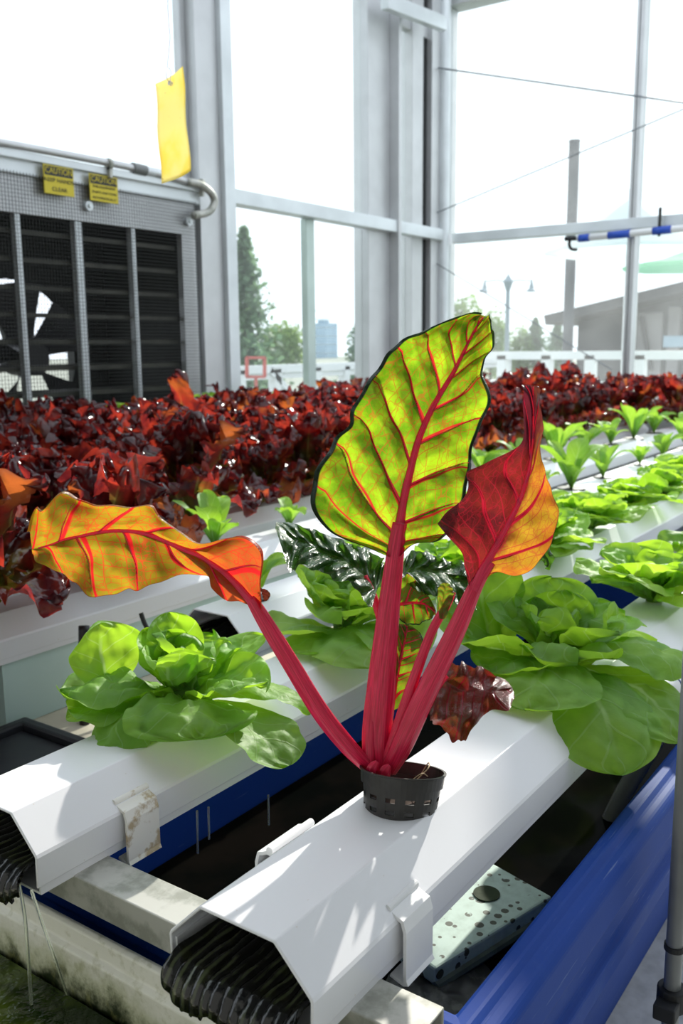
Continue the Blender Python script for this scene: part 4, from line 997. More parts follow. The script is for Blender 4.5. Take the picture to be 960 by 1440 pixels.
# ================================================================== LETTUCES
def leaf3(b, base, az, L, W, e0, e1, cupa=.5, seed=0, blister=.004, ruff=.0, rfreq=20, nu=30, nv=22, roll=0, tw=0, stalkw=.10, curv=1.0, bsc=30):
    """one leaf: a broad blade that leaves `base` at azimuth az (deg), bending from elevation e0 to e1"""
    a = math.radians(az); hd = Vector((math.cos(a), math.sin(a), 0)); sd0 = Vector((-math.sin(a), math.cos(a), 0)); up = Vector((0, 0, 1))
    N = 40; pts, ang = [Vector(base)], []
    for i in range(N+1):
        e = math.radians(e0+(e1-e0)*((i/N)**curv)); ang.append(e); pts.append(pts[-1]+(hd*math.cos(e)+up*math.sin(e))*(L/N))
    def fn(u_, v):
        u = 1-(1-u_)**1.7 if u_ < 1 else 1.0
        i = u*N; k = min(int(i), N-1); f = i-k
        P0 = pts[k].lerp(pts[k+1], f); e = ang[k]+(ang[min(k+1, N)]-ang[k])*f
        t = hd*math.cos(e)+up*math.sin(e); n = up*math.cos(e)-hd*math.sin(e)
        w = W*.5*(stalkw+(1-stalkw)*math.sin(PI*(u**1.15)*.5)) * max(0, 1-(max(0, (u-.45)/.55))**2.4)**.5
        tr_ = roll+tw*u; sd_ = sd0*math.cos(tr_)+n*math.sin(tr_); nn = n*math.cos(tr_)-sd0*math.sin(tr_)
        ph = cupa*(.35+.65*u)
        if abs(ph) > 1e-3: lat = math.sin(ph*v)/ph; nv_ = (1-math.cos(ph*v))/ph
        else: lat = v; nv_ = 0
        env = min(1, u*5); x = v*W*.5; blister_ = blister*(1 if ruff else 1.5)
        d = blister_*1.2*nz(Vector((x*bsc+seed*7.1, u*L*bsc, seed)))*env
        d += blister_*.6*nz(Vector((x*bsc*2.4+seed, u*L*bsc*2.4, seed*3.3)))*env
        d -= blister_*.7*math.exp(-(v/.12)**2)*(1-u)
        if ruff:
            d += ruff*(abs(v)**2.2+.55*u**6)*math.sin(rfreq*(u+(0.13 if v < 0 else 0))+seed*2.1+v*3.2)*env
            d += ruff*.55*(abs(v)**3+.5*u**6)*math.sin(rfreq*2.3*u+seed+v*9)*env
        else:
            d += blister_*.7*abs(v)**3*math.sin(u*8+seed*5+v*2)
        P_ = P0 + sd_*(w*lat) + nn*(w*nv_+d)
        if ruff: P_ = P_ + t*(ruff*.6*math.sin(v*11+seed)*u**4)
        return P_, (u, v)
    b.grid(fn, nu, nv)
def rosette(specs, loc=(0, 0, 0)):
    b = MB()
    for s in specs: leaf3(b, Vector(loc)+Vector(s.pop('off', (0, 0, 0))), **s)
    return b
def butter_specs(seed, n_out=8, n_mid=7, n_in=6, s=1.0):
    r = random.Random(seed); out = []
    for i in range(n_out):
        out.append(dict(az=i*360/n_out+r.uniform(-18, 18), L=.13*s*r.uniform(.85, 1.15), W=.135*s*r.uniform(.85, 1.1), e0=r.uniform(25, 55), e1=r.uniform(-40, 20), cupa=r.uniform(-.4, .7), seed=r.random()*50, blister=.006, roll=r.uniform(-.3, .3)))
    for i in range(n_mid):
        out.append(dict(az=i*360/n_mid+r.uniform(-22, 22), L=.115*s*r.uniform(.85, 1.1), W=.11*s*r.uniform(.85, 1.1), e0=r.uniform(58, 75), e1=r.uniform(0, 40), cupa=r.uniform(.3, 1.2), seed=r.random()*50, blister=.008, off=(0, 0, .01), roll=r.uniform(-.4, .4)))
    for i in range(n_in):
        out.append(dict(az=i*360/n_in+r.uniform(-25, 25), L=.085*s*r.uniform(.75, 1.1), W=.085*s*r.uniform(.8, 1.1), e0=r.uniform(70, 88), e1=r.uniform(0, 55), cupa=r.uniform(.8, 1.5), seed=r.random()*50, blister=.005, off=(r.uniform(-.01, .01), r.uniform(-.01, .01), .02), roll=r.uniform(-.4, .4)))
    return out
def head(specs, loc, mat, label, name='butter_lettuce', category='lettuce', group=None, plug_=True, wide=1.0, squash=1.0):
    t = thing(name, loc, label, category, group)
    specs = [dict(q_, L=q_['L']*1.04, W=q_['W']*wide) for q_ in specs]
    rosette(specs, loc).build('foliage', M[mat], t, smooth=True)
    if plug_:
        b = MB(); b.tube([Vector(loc)+Vector((0, 0, -.012)), Vector(loc)+Vector((0, 0, .03))], [.012, .016], 10); b.build('stem', M['seedling'], t, smooth=True)
    t.scale = (1, 1, squash)
    return t
HZ = CT+.004
# azimuths: image right = -55, towards camera = 215, image left = 125, away = 35
B1 = (.735, YB+.005, HZ)
sp1 = [
 dict(az=75, L=.125, W=.105, e0=66, e1=88, cupa=.9, seed=1, blister=.005, off=(-.047, .066, .0)),
 dict(az=150, L=.13, W=.10, e0=30, e1=-10, cupa=-.3, seed=101, blister=.006),
 dict(az=140, L=.150, W=.12, e0=58, e1=-25, cupa=-.35, seed=2, roll=.15, blister=.010),
 dict(az=60, L=.135, W=.08, e0=66, e1=70, cupa=1.0, seed=3, blister=.005),
 dict(az=85, L=.12, W=.10, e0=75, e1=45, cupa=1.1, seed=31, blister=.007),
 dict(az=180, L=.150, W=.10, e0=52, e1=-72, cupa=-.8, seed=4, blister=.005),
 dict(az=150, L=.13, W=.09, e0=20, e1=-12, cupa=.3, seed=41, blister=.005),
 dict(az=232, L=.135, W=.155, e0=58, e1=-48, cupa=-.5, seed=5, blister=.009, roll=-.15),
 dict(az=272, L=.165, W=.10, e0=18, e1=-52, cupa=.35, seed=6, blister=.004),
 dict(az=-48, L=.175, W=.075, e0=45, e1=-60, cupa=-.7, seed=7, blister=.004),
 dict(az=-15, L=.14, W=.085, e0=48, e1=20, cupa=.7, seed=8, blister=.004),
 dict(az=-75, L=.125, W=.10, e0=60, e1=-10, cupa=.5, seed=9, blister=.010),
 dict(az=20, L=.12, W=.11, e0=60, e1=15, cupa=.6, seed=10, blister=.010),
 dict(az=200, L=.10, W=.09, e0=72, e1=35, cupa=1.3, seed=11, blister=.009, off=(0, 0, .015)),
 dict(az=270, L=.09, W=.08, e0=78, e1=30, cupa=1.5, seed=12, blister=.009, off=(0, 0, .015)),
 dict(az=330, L=.09, W=.09, e0=78, e1=30, cupa=1.2, seed=13, blister=.009, off=(.01, 0, .015)),
 dict(az=110, L=.10, W=.08, e0=85, e1=70, cupa=1.6, seed=14, blister=.009, off=(0, 0, .015)),
 dict(az=30, L=.085, W=.08, e0=85, e1=60, cupa=1.7, seed=15, blister=.009, off=(0, 0, .02)),
 dict(az=240, L=.07, W=.06, e0=88, e1=75, cupa=2.0, seed=16, blister=.008, off=(-.005, 0, .02)),
]
head(sp1, B1, 'butter', 'bright green butter lettuce at front left on the second channel', wide=1.2, squash=.78)
A2 = (1.10, YA+.01, HZ)
sp2 = [
 dict(az=190, L=.185, W=.16, e0=50, e1=-46, cupa=-.45, seed=21, blister=.005),
 dict(az=224, L=.225, W=.15, e0=30, e1=-74, cupa=-.5, seed=22, blister=.004),
 dict(az=258, L=.20, W=.135, e0=28, e1=-64, cupa=-.3, seed=23, blister=.005),
 dict(az=292, L=.19, W=.135, e0=58, e1=-48, cupa=-.8, seed=24, blister=.006),
 dict(az=325, L=.155, W=.12, e0=35, e1=-20, cupa=.3, seed=241, blister=.006),
 dict(az=-20, L=.145, W=.13, e0=50, e1=0, cupa=.5, seed=25, blister=.006),
 dict(az=30, L=.15, W=.12, e0=62, e1=50, cupa=.9, seed=26, blister=.005),
 dict(az=75, L=.15, W=.13, e0=60, e1=30, cupa=.7, seed=27, blister=.006),
 dict(az=60, L=.175, W=.135, e0=62, e1=80, cupa=.5, seed=28, blister=.005, off=(-.045, .06, 0)),
 dict(az=85, L=.15, W=.14, e0=50, e1=62, cupa=.5, seed=281, blister=.006, off=(-.06, .05, 0)),
 dict(az=140, L=.16, W=.13, e0=40, e1=5, cupa=.5, seed=29, blister=.006, roll=.3),
 dict(az=165, L=.14, W=.12, e0=45, e1=-15, cupa=.3, seed=30, blister=.007),
 dict(az=215, L=.12, W=.13, e0=66, e1=-10, cupa=-.2, seed=31, blister=.010, off=(0, 0, .01)),
 dict(az=260, L=.115, W=.12, e0=70, e1=15, cupa=.6, seed=32, blister=.008, off=(0, 0, .01)),
 dict(az=310, L=.12, W=.12, e0=72, e1=30, cupa=.9, seed=33, blister=.008, off=(0, 0, .01)),
 dict(az=10, L=.11, W=.10, e0=78, e1=60, cupa=1.2, seed=34, blister=.008, off=(0, 0, .015)),
 dict(az=100, L=.10, W=.10, e0=76, e1=45, cupa=1.3, seed=35, blister=.010, off=(0, 0, .015)),
 dict(az=170, L=.095, W=.10, e0=78, e1=45, cupa=1.3, seed=36, blister=.010, off=(0, 0, .015)),
 dict(az=235, L=.085, W=.08, e0=82, e1=55, cupa=1.6, seed=37, blister=.008, off=(0, 0, .02)),
 dict(az=60, L=.075, W=.07, e0=86, e1=70, cupa=1.9, seed=38, blister=.008, off=(0, 0, .02)),
]
head(sp2, A2, 'butter', 'largest butter lettuce at right on the nearest channel, leaves draping over its edge', wide=1.2, squash=.78)
B2 = (1.075, YB+.015, HZ)
sp3 = [
 dict(az=120, L=.14, W=.11, e0=60, e1=62, cupa=.5, seed=51, roll=.2, blister=.004),
 dict(az=235, L=.165, W=.17, e0=42, e1=-48, cupa=-.3, seed=52, blister=.004),
 dict(az=265, L=.155, W=.14, e0=40, e1=-45, cupa=.2, seed=53, blister=.005),
 dict(az=200, L=.13, W=.13, e0=30, e1=-20, cupa=-.4, seed=54, blister=.005),
 dict(az=165, L=.13, W=.11, e0=35, e1=-8, cupa=.4, seed=55, blister=.005),
 dict(az=-60, L=.15, W=.13, e0=45, e1=10, cupa=.5, seed=56, blister=.006),
 dict(az=-20, L=.14, W=.11, e0=60, e1=40, cupa=.7, seed=57, blister=.006),
 dict(az=35, L=.145, W=.09, e0=74, e1=72, cupa=.9, seed=58, blister=.004),
 dict(az=80, L=.13, W=.10, e0=66, e1=40, cupa=.8, seed=59, blister=.006),
 dict(az=215, L=.11, W=.11, e0=70, e1=-5, cupa=.2, seed=60, blister=.010, off=(0, 0, .01)),
 dict(az=290, L=.11, W=.11, e0=72, e1=25, cupa=.8, seed=61, blister=.009, off=(0, 0, .01)),
 dict(az=150, L=.10, W=.09, e0=76, e1=50, cupa=1.2, seed=62, blister=.009, off=(0, 0, .01)),
 dict(az=10, L=.10, W=.09, e0=80, e1=55, cupa=1.3, seed=63, blister=.009, off=(0, 0, .01)),
 dict(az=230, L=.08, W=.08, e0=82, e1=50, cupa=1.6, seed=64, blister=.009, off=(0, 0, .02)),
 dict(az=100, L=.08, W=.08, e0=84, e1=60, cupa=1.7, seed=65, blister=.009, off=(0, 0, .02)),
]
head(sp3, B2, 'butter2', 'butter lettuce behind the left leaning stalk, second on its channel', wide=1.2, squash=.78)
protoA = head(butter_specs(3), (1.51, YA+.01, HZ), 'butter2', 'butter lettuce behind the largest one on the nearest channel, at the right edge', wide=1.2, squash=.78)
protoB = head(butter_specs(8), (1.42, YB, HZ), 'butter', 'butter lettuce directly behind the maroon chard leaf on the second channel', wide=1.2, squash=.78)
protoC = head(butter_specs(14, 9, 7, 6), (1.76, YB, HZ), 'butter2', 'butter lettuce right of the maroon leaf tip, third from the stalks on the second channel', wide=1.2, squash=.78)
protoA['_proto'] = 1
lst = [(protoB, 1.92, YA, 'butter lettuce cut by the right edge on the nearest channel, farthest one there'),
       (protoA, 2.05, YB, 'butter lettuce fifth along the second channel, in the middle right'),
       (protoB, 2.34, YB, 'butter lettuce sixth along the second channel, toward the right edge'),
       (protoC, 2.63, YB, 'butter lettuce seventh along the second channel, near the right edge'),
       (protoA, 2.93, YB, 'butter lettuce last in view along the second channel')]
for i, (pr_, x, y, l) in enumerate(lst): copy_thing(pr_, (x, y, HZ), 1.3+i*2.1, .95, l)

# seedlings ----------------------------------------------------------
def seed_specs(seed):
    r = random.Random(seed); out = []
    for i in range(7):
        out.append(dict(az=i*137.5+r.uniform(-20, 20), L=.092*r.uniform(.6, 1.1), W=.042*r.uniform(.8, 1.2), e0=r.uniform(62, 85), e1=r.uniform(-30, 35), cupa=r.uniform(.2, .9), seed=r.random()*40, blister=.002, nu=14, nv=8, stalkw=.10, curv=1.6))
    return out
def seedling(seed, loc, label, group=None):
    t = thing('lettuce_seedling', loc, label, 'seedling', group)
    rosette(seed_specs(seed), loc).build('foliage', M['seedling'], t, smooth=True)
    b = MB(); b.lathe((loc[0], loc[1], CT), [(.002, .004), (.018, .004), (.0235, .0035), (.0235, -.001)], 20); b.build('planting_collar', M['pot'], t)
    return t
sd_a = seedling(1, (1.155, YC-.01, HZ), 'seedling nearest the open mouth of the third channel, left of the stalks')
sd_b = seedling(2, (2.87, YC, HZ), 'small seedling standing just right of the twisted maroon leaf tip')
sd_b.scale = (1.25,)*3
sd_c = seedling(3, (3.24, YC, HZ), 'second seedling right of the maroon leaf tip on the third channel')
GS = 'young seedlings in the far channels'
for i, (x, y, l) in enumerate([(1.47, YC, 'seedling behind the dark drooping chard leaf on the third channel'), (1.41, YD, 'seedling beside the brown hanging lettuce leaf above the orange chard leaf'), (1.66, YD, 'seedling just left of the big green chard leaf base'),
        (3.50, YC, 'third seedling right of the maroon leaf tip'), (3.84, YC, 'fourth seedling right of the maroon leaf tip'), (2.0, YC, None), (2.3, YC, None), (2.6, YC, None), (4.2, YC, 0), (4.6, YC, 0)]):
    copy_thing((sd_a, sd_b, sd_c)[i % 3], (x, y, HZ), i*1.9, (.95 if x < 1.7 else 1.25)+.15*(i % 3 == 1), l or ('young green seedling in the third channel behind the chard' if l is None else 'young green seedling far along the third channel at the right edge'), None if l else GS+(' behind chard' if l is None else ' at right edge'))
k = 0
for x in (1.95, 2.3, 2.65, 2.95, 3.25, 3.55, 3.85, 4.15, 4.45):
    copy_thing((sd_a, sd_b, sd_c)[k % 3], (x, YD, HZ), k*2.3, 1.4+.1*(k % 3), 'seedling in the fourth channel before the red lettuce, %s from the green chard leaf' % 'nearest second third fourth fifth sixth seventh eighth ninth'.split()[k], 'seedlings in the fourth channel'); k += 1

# red lettuces ---------------------------------------------------------
def red_specs(seed, s=1.0):
    r = random.Random(seed); out = []
    for i in range(9):
        out.append(dict(az=i*40+r.uniform(-15, 15), L=.20*s*r.uniform(.85, 1.1), W=.13*s*r.uniform(.85, 1.15), e0=r.uniform(48, 66), e1=r.uniform(-35, 25), cupa=r.uniform(.1, .8), seed=r.random()*60, blister=.010, ruff=.014, rfreq=r.uniform(17, 26), nu=26, nv=18, stalkw=.22, roll=r.uniform(-.3, .3)))
    for i in range(9):
        out.append(dict(az=i*40+r.uniform(-20, 20), L=.235*s*r.uniform(.8, 1.1), W=.12*s*r.uniform(.85, 1.15), e0=r.uniform(68, 84), e1=r.uniform(25, 80), cupa=r.uniform(.4, 1.2), seed=r.random()*60, blister=.010, ruff=.016, rfreq=r.uniform(18, 28), nu=26, nv=18, stalkw=.22, off=(0, 0, .01), roll=r.uniform(-.4, .4)))
    for i in range(5):
        out.append(dict(az=i*72+r.uniform(-20, 20), L=.20*s*r.uniform(.7, 1.1), W=.10*s, e0=r.uniform(80, 90), e1=r.uniform(60, 95), cupa=r.uniform(.8, 1.6), seed=r.random()*60, blister=.008, ruff=.015, rfreq=24, nu=24, nv=14, stalkw=.22, off=(0, 0, .02)))
    return out
GR = {'a': ('dark red frilly lettuce in the crowd between the louvred fan and orange chard leaf', 'red lettuces before the fan'),
      'b': ('dark red frilly lettuce in the crowd under the left windows, left of the green leaf', 'red lettuces below the left windows'),
      'c': ('dark red frilly lettuce right of the green chard leaf, before the right glass wall', 'red lettuces before the right wall')}
protos = []
for i in range(4):
    p_ = head(red_specs(40+i), (.80+.24*i, rowsY[1], HZ), 'red' if i != 2 else 'red2', GR['a'][0], 'red_lettuce', 'lettuce', GR['a'][1], plug_=False)
    protos.append(p_)
r = random.Random(77)
def which(x, y):
    v = Vector((x, y, HZ+.15-EYE)); c_ = np.array([v.x, v.y, v.z]) @ CM; px_ = 480+FPX*c_[0]/c_[2]
    return px_, ('a' if px_ < 310 else 'b' if px_ < 600 else 'c')
frontn = []
for ri, (y, xs) in enumerate([(YD, [.62, .86, 4.85, 5.0]), (rowsY[0], [.72+.235*i for i in range(20)]), (rowsY[1], [.80+.24*i for i in range(18)]), (rowsY[2], [.86+.25*i for i in range(17)]), (rowsY[3], [1.0+.26*i for i in range(16)])]):
    for i, x in enumerate(xs):
        if ri == 2 and i < 4: continue
        px_, g_ = which(x, y)
        if px_ < -130 or px_ > 1060: continue
        lb, gr = GR[g_]
        ORD = 'first second third fourth fifth sixth seventh eighth ninth tenth eleventh twelfth thirteenth fourteenth fifteenth sixteenth seventeenth eighteenth nineteenth twentieth'.split()
        if ri == 1: frontn.append(x); lb, gr = 'frilly red lettuce in the frontmost full red row, %s from the left' % ORD[len(frontn)-1], 'red lettuces of the front red row'
        if ri == 0: lb, gr = {0: 'red lettuce cut by the left edge, lowest of the red lettuces', 1: 'glossy purple red lettuce at the left edge above the orange leaf tip', 2: 'red lettuce ending the seedling row at the far right', 3: 'last red lettuce behind the far end of the seedling row'}[i], None
        sc_ = r.uniform(.84, 1.08)
        if ri == 1 and i == 4: sc_ = 1.05
        copy_thing(protos[(i*3+ri*2+r.randint(0, 3)) % 4], (x+r.uniform(-.02, .02), y, HZ), r.uniform(0, 6.28), sc_, lb, gr)
# two singled out plants
sp = red_specs(90, .95)
head(sp, (1.12, YD, HZ), 'red2', 'brownish red lettuce at the left on the long channel, behind the orange chard leaf', 'red_lettuce')
tall = red_specs(91, 1.0)[9:] + [dict(az=200, L=.34, W=.12, e0=86, e1=50, cupa=.9, seed=5, blister=.008, ruff=.013, rfreq=20, nu=30, nv=18, stalkw=.10, curv=2.2), dict(az=110, L=.31, W=.09, e0=84, e1=70, cupa=.9, seed=9, blister=.008, ruff=.013, rfreq=20, nu=30, nv=18, stalkw=.10, curv=2.2)]
tp = at_y(268, 690, 2.07)
head(tall, (tp.x, 2.07, HZ), 'red', 'tallest red lettuce, its single frilly leaf rising before the corner of the fan', 'red_lettuce')
tall2 = red_specs(93, 1.05)[9:]
head(tall2, (4.15, 1.78, HZ+.0), 'red', 'tall red lettuce rising highest right of the green chard leaf, before the bright rail', 'red_lettuce').scale = (1.25,)*3
# green plants at the foot of the glass
gp_ = head(butter_specs(31, 7, 5, 4), (2.95, 2.76, HZ+.12), 'butter2', 'pale green lettuce at the foot of the left windows beside the tall post', plug_=False)
for i, (x, l) in enumerate([(1.62, 'bit of bright green plant below the left part of the fan'), (2.10, 'green plant behind the red lettuce below the middle of the fan'), (2.45, 'green plant behind the red lettuce below the right of the fan'), (3.5, 'green plant behind the red lettuce below the thin mullion')]):
    copy_thing(gp_, (x, 2.76, HZ+.12), i*1.1, .85, l)
channel('x', 2.76, 1.0, 5.1, 'raised white channel against the left wall with a few green plants', slime=False).location.z += .12
t = thing('channel_stand', (1.5, 2.76, 0), 'low trestle carrying the raised channel along the left wall', 'stand')
for xx in (1.3, 3.2, 4.9):
    b = MB(); b.box((xx-.02, 2.70, 0), (xx+.02, 2.82, CT+.12-.0735)); b.build('leg', M['galv'], t)

# ================================================================== OUTSIDE
# railings
def railing(a, bb, top, label, posts, brace=None, mid=(.62, .30)):
    a, bb = Vector(a), Vector(bb); t = thing('railing', ((a+bb)/2), label, 'railing')
    u = Vector((0, 0, 1))
    b = MB(); b.bar(a+u*top, bb+u*top, .09, .075); b.build('top_rail', M['rail_paint'], t)
    for m_ in mid:
        b = MB(); b.bar(a+u*m_, bb+u*m_, .05, .05); b.build('rail', M['rail_paint'], t)
    for f_ in posts:
        p = a.lerp(bb, f_); b = MB(); b.bar(p, p+u*top, .09, .09); b.build('post', M['rail_paint'], t)
    if brace:
        b = MB(); b.bar(brace[0], brace[1], .09, .06); b.build('brace', M['rail_paint'], t)
    return t
YR = 5.6
zt_ = at_y(420, 513, YR).z
railing((at_y(250, 513, YR).x, YR, -.06), (at_y(640, 505, YR).x+1.5, YR, -.06), zt_+.06-.03, 'white outdoor railing beyond the left windows', [.0, .12, .2, .3, .38, .5, .62, .8, 1.0], (at_y(376, 520, YR), at_y(408, 556, YR)), (.84, .62, .42))
XR = 8.2
zr_ = at_x(800, 495, XR).z
railing((XR, at_x(620, 497, XR).y+.6, -.06), (XR, at_x(1050, 485, XR).y, -.06), zr_+.06-.03, 'bright white outdoor railing beyond the right glass wall', [.0, .12, .25, .37, .5, .62, .75, .88, 1.0], None, (.75, .45))
# tall grey poles
def pole(px0, ptop, pbot, Dp, w, label, mat='pipe'):
    a = at_d(px0, ptop, Dp); m_ = MB(); m_.tube([(a.x, a.y, -.06), (a.x, a.y, a.z)], w, 16); m_.tube([(a.x, a.y, a.z), (a.x, a.y, a.z+.02)], w*1.06, 16)
    return tag(m_.build('steel_pole', M[mat], smooth=False), label, 'pole')
M['polem'] = simple('grey_painted_steel', (.045, .05, .065), .6)
M['polel'] = simple('light_grey_steel', (.36, .40, .44), .5)
pole(807.5, 200, 490, 9.5, .055, 'thick dark grey pole standing outside the right glass wall', 'polem')
pole(568, 270, 500, 7.2, .032, 'slim light grey pole outside between the two corner posts', 'polel')
# street lamp
Dl = 24
base = at_d(712, 500, Dl)
t = thing('street_lamp', (base.x, base.y, -.06), 'double armed street lamp with two hanging lanterns beyond the right wall', 'street lamp')
topz = at_d(711, 386, Dl).z; armz = at_d(711, 397, Dl).z
M['lampm'] = simple('faded_blue_grey_lamp', (.22, .28, .32), .5)
b = MB(); b.tube([(base.x, base.y, -.06), (base.x, base.y, .6), (base.x, base.y, armz), (base.x, base.y, topz)], [.10, .07, .05, .015], 12); b.tube([(base.x, base.y, armz-.25), (base.x, base.y, armz), (base.x, base.y, armz+.15)], [.05, .13, .03], 12); b.build('post', M['lampm'], t)
rv = Vector((CM[0, 0], CM[1, 0], 0)).normalized(); C0 = Vector((base.x, base.y, armz))
b = MB(); b.tube(cat([C0-rv*.62, C0-rv*.3+Vector((0, 0, .03)), C0+Vector((0, 0, .0)), C0+rv*.3+Vector((0, 0, .03)), C0+rv*.62], 5), .018, 8); b.build('cross_arm', M['lampm'], t)
for s_ in (-1, 1):
    q = C0+rv*(s_*.60)
    b = MB(); b.tube([q+Vector((0, 0, .05)), q-Vector((0, 0, .06)), q-Vector((0, 0, .18)), q-Vector((0, 0, .26)), q-Vector((0, 0, .27))], [.015, .04, .07, .16, .05], 14); b.build('lantern', M['lampm'], t)
# trees
def tree(px0, ptop, pbase, Dt, wpx, kind, label, seed, group=None):
    base = at_d(px0, 488, Dt); top = at_d(px0, ptop, Dt).z; rad = wpx/2*Dt/FPX; zb_ = at_d(px0, pbase, Dt).z
    t = thing('conifer_tree' if kind == 'c' else 'leafy_tree', (base.x, base.y, -.06), label, 'tree', group)
    r = random.Random(seed); b = MB(); H = top+.06
    b.tube([(base.x, base.y, -.06), (base.x, base.y, H*.5), (base.x, base.y, H*.97-.06)], [rad*.10, rad*.06, rad*.015], 8); b.build('trunk', M['tree_trunk'], t)
    b = MB(); vs, fs = [], []
    N = 3000 if kind == 'c' else 2600; sz = rad*.11
    for i in range(N):
        a = r.uniform(0, 2*PI)
        if kind == 'c':
            h = r.random()**.85; z = zb_*.0+.3+(H-.35)*h; tier = 1-.28*((h*11) % 1); rr_ = rad*(1-h)**.75*tier*(r.random()**.55)*(1+.4*math.sin(a*5+int(h*11)*2)+.2*math.sin(a*3+h*9)); z -= rr_*.25
        else:
            th_ = math.acos(r.uniform(-1, 1)); q = (.78+.22*nz(Vector((math.cos(a)*1.5, math.sin(a)*1.5, th_+seed)))*2.2)*r.random()**.25
            rr_ = rad*math.sin(th_)*q; z = (zb_+H)/2+(H-zb_)/2*math.cos(th_)*q
            if z < .1: z = .1+r.random()*.4
        c_ = Vector((base.x+rr_*math.cos(a), base.y+rr_*math.sin(a), z))
        d1 = Vector((r.gauss(0, 1), r.gauss(0, 1), r.gauss(0, .5))).normalized()*sz*r.uniform(.5, 1.3); d2 = Vector((r.gauss(0, 1), r.gauss(0, 1), r.gauss(0, 1))).normalized()*sz*r.uniform(.4, .8)
        k_ = len(vs); vs += [c_-d1, c_-d2, c_+d1, c_+d2]; fs.append((k_, k_+1, k_+2, k_+3))
    b.add(vs, fs); b.build('crown', M['conifer' if kind == 'c' else 'broad'], t)
    return t
tree(347, 325, 540, 17, 120, 'c', 'tall conifer beyond the left windows beside the big post', 1)
tree(395, 455, 540, 22, 80, 'b', 'low bushy tree right of the tall conifer beyond the left windows', 2)
tree(512, 440, 540, 16, 90, 'c', 'conifer beyond the left windows beside the second post', 3)
tree(562, 400, 540, 21, 80, 'b', 'tree showing in the gap between the second post and the corner', 4)
tree(648, 410, 540, 21, 80, 'b', 'tree just right of the corner post beyond the right glass wall', 5)
tree(690, 430, 540, 26, 60, 'b', 'tree left of the street lamp behind the green chard leaf tip', 6)
tree(730, 455, 540, 30, 50, 'b', 'small tree right of the street lamp', 7)
tree(752, 448, 540, 30, 56, 'c', 'pointed tree midway between the street lamp and the thick pole', 8)
tree(783, 452, 540, 28, 50, 'c', 'small tree left of the thick grey pole', 9)
tree(596, 440, 540, 30, 60, 'b', 'far tree hidden behind the corner posts', 10)
# far tower
q = at_d(455, 486, 90); qt = at_d(455, 455, 90)
t = thing('office_tower', (q.x, q.y, -.06), 'distant pale blue office tower between the left trees', 'building')
b = MB(); b.box((q.x-1, q.y-1, -.06), (q.x+.9, q.y+1.0, qt.z)); b.box((q.x-.4, q.y-.4, qt.z), (q.x+.4, q.y+.4, qt.z+.3)); b.build('wall', M['glassdark'], t)
b = MB()
for kz in range(6): b.box((q.x-1.02, q.y-1.02, kz*.8+.4), (q.x+.92, q.y+1.02, kz*.8+.5))
b.build('floor_band', M['canvas'], t)
# house with sloping roof at right
Xb = 13.5
t = thing('gabled_building', (Xb+2, at_x(900, 480, Xb).y, -.06), 'dark grey building with a sloping roof outside the right glass wall', 'building')
ypL, ypR = at_x(800, 470, Xb).y, at_x(1010, 470, Xb).y
zL, zR = at_x(800, 456, Xb).z, at_x(1010, 404, Xb).z
b = MB(); ylw = at_x(812, 470, Xb).y
b.add([(Xb, ylw, -.06), (Xb, ypR, -.06), (Xb, ypR, zR-.03), (Xb, ylw, zL+.02), (Xb+4, ylw, -.06), (Xb+4, ypR, -.06), (Xb+4, ypR, zR-.03), (Xb+4, ylw, zL+.02)], [(3, 2, 1, 0), (4, 5, 6, 7), (0, 1, 5, 4), (1, 2, 6, 5), (2, 3, 7, 6), (3, 0, 4, 7)]); b.build('wall', M['slate'], t)
b = MB(); b.bar((Xb-.3+2, ypL+.1, zL+.05), (Xb-.3+2, ypR, zR+.05), 4.8, .14); b.build('roof', M['roofm'], t)
for x0_, x1_ in ((897, 932), (940, 956)):
    b = MB(); b.box((Xb-.06, at_x(x0_, 470, Xb).y, -.06), (Xb, at_x(x1_, 470, Xb).y, at_x((x0_+x1_)/2, 440 if x0_ < 930 else 432, Xb).z)); b.build('panel', M['palewall'], t)
b = MB(); b.bar((Xb-.1, at_x(905, 445, Xb).y, at_x(905, 445, Xb).z), (Xb-.1, at_x(918, 520, Xb).y, at_x(918, 520, Xb).z), .06); b.build('brace', M['roofm'], t)
b = MB(); b.box((Xb-.08, at_x(935, 470, Xb).y, at_x(945, 478, Xb).z-.1), (Xb, at_x(1000, 470, Xb).y, at_x(945, 452, Xb).z-.2)); b.build('window_band', M['glassdark'], t)
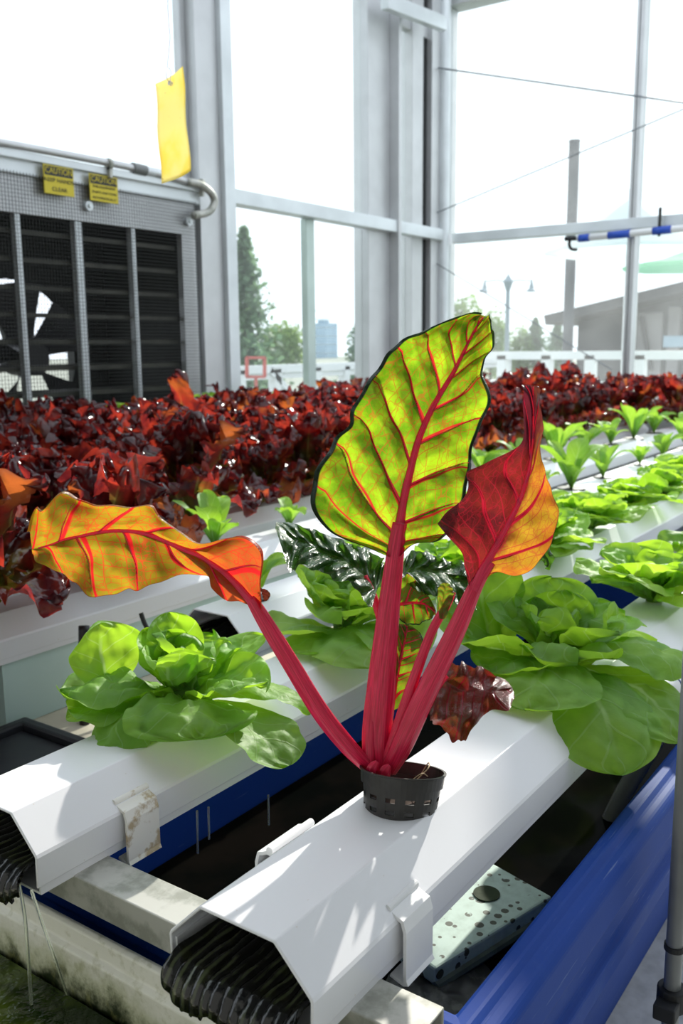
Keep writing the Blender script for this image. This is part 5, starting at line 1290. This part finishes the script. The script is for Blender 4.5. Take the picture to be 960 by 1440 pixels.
# pale tent canopy and green awning seen above and below the right rail
def canopy(name, pts, Dp, thick, mat, label, sag=.1):
    P3 = [at_d(x, y, d) for x, y, d in pts]; c_ = sum(P3, Vector())/len(P3)
    t_ = MB(); n_ = len(P3); low = [p-Vector((0, 0, thick)) for p in P3]
    vs = P3+low; fs = [tuple(range(n_)), tuple(range(2*n_-1, n_-1, -1))]+[(i, n_+i, n_+(i+1) % n_, (i+1) % n_) for i in range(n_)]
    t_.add(vs, fs); return t_.build(name, M[mat])
def umbrella(px0, ptop, pedge, Dp, rpx, mat, label, skew=0):
    c_ = at_d(px0, ptop, Dp); ze_ = at_d(px0, pedge, Dp).z; R_ = rpx*Dp/FPX
    t = thing('patio_umbrella', (c_.x, c_.y, -.06), label, 'umbrella')
    b = MB(); N_ = 8; vs = [c_]
    for rr_ in (.5, 1.0):
        for k_ in range(N_): a = 2*PI*k_/N_+.3; vs.append(Vector((c_.x+R_*rr_*math.cos(a), c_.y+R_*rr_*math.sin(a), c_.z+(ze_-c_.z)*(rr_**.9)-.04*(1-rr_))))
    fs = [(0, 1+k_, 1+(k_+1) % N_) for k_ in range(N_)]+[(1+k_, 1+N_+k_, 1+N_+(k_+1) % N_, 1+(k_+1) % N_) for k_ in range(N_)]
    b.add(vs, fs); o = b.build('canopy', M[mat], t); sd = o.modifiers.new('s', 'SOLIDIFY'); sd.thickness = .03
    b = MB(); b.tube([(c_.x, c_.y, -.06), (c_.x, c_.y, c_.z+.08)], .02, 10); b.build('pole', M['rail_paint'], t)
    return t
umbrella(886, 278, 350, 8.5, 118, 'canvas', 'white patio umbrella outside, showing just above the right rail')
umbrella(985, 345, 372, 7.5, 105, 'awning', 'pale green patio umbrella outside at the right edge below the rail')
# red reflection in the glass, modelled as a frame standing outside
t = thing('reflection_frame', at_y(357, 560, 5.0), 'small red window reflection, built as a frame beyond the left windows', 'frame')
a0, a1, a2, a3 = [at_y(x, y, 5.0) for x, y in ((347, 503), (372, 503), (372, 530), (347, 530))]
b = MB(); b.bar(a0, a1, .022); b.bar(a1, a2, .022); b.bar(a2, a3, .022); b.bar(a3, a0, .022); b.build('frame', M['red_refl'], t)
b = MB(); pm = (a2+a3)/2; b.bar((pm.x, pm.y, -.06), (pm.x, pm.y, a2.z), .02); b.build('post', M['red_refl'], t)

for o in list(D.objects):
    if '_org' in o: del o['_org']
    if '_proto' in o: del o['_proto']
    if o.parent is not None:
        for k_ in ('category', 'group'):
            if k_ in o: del o[k_]
    if o.type == 'MESH' and o.parent is not None and 'label' in o and not o['label']: del o['label']
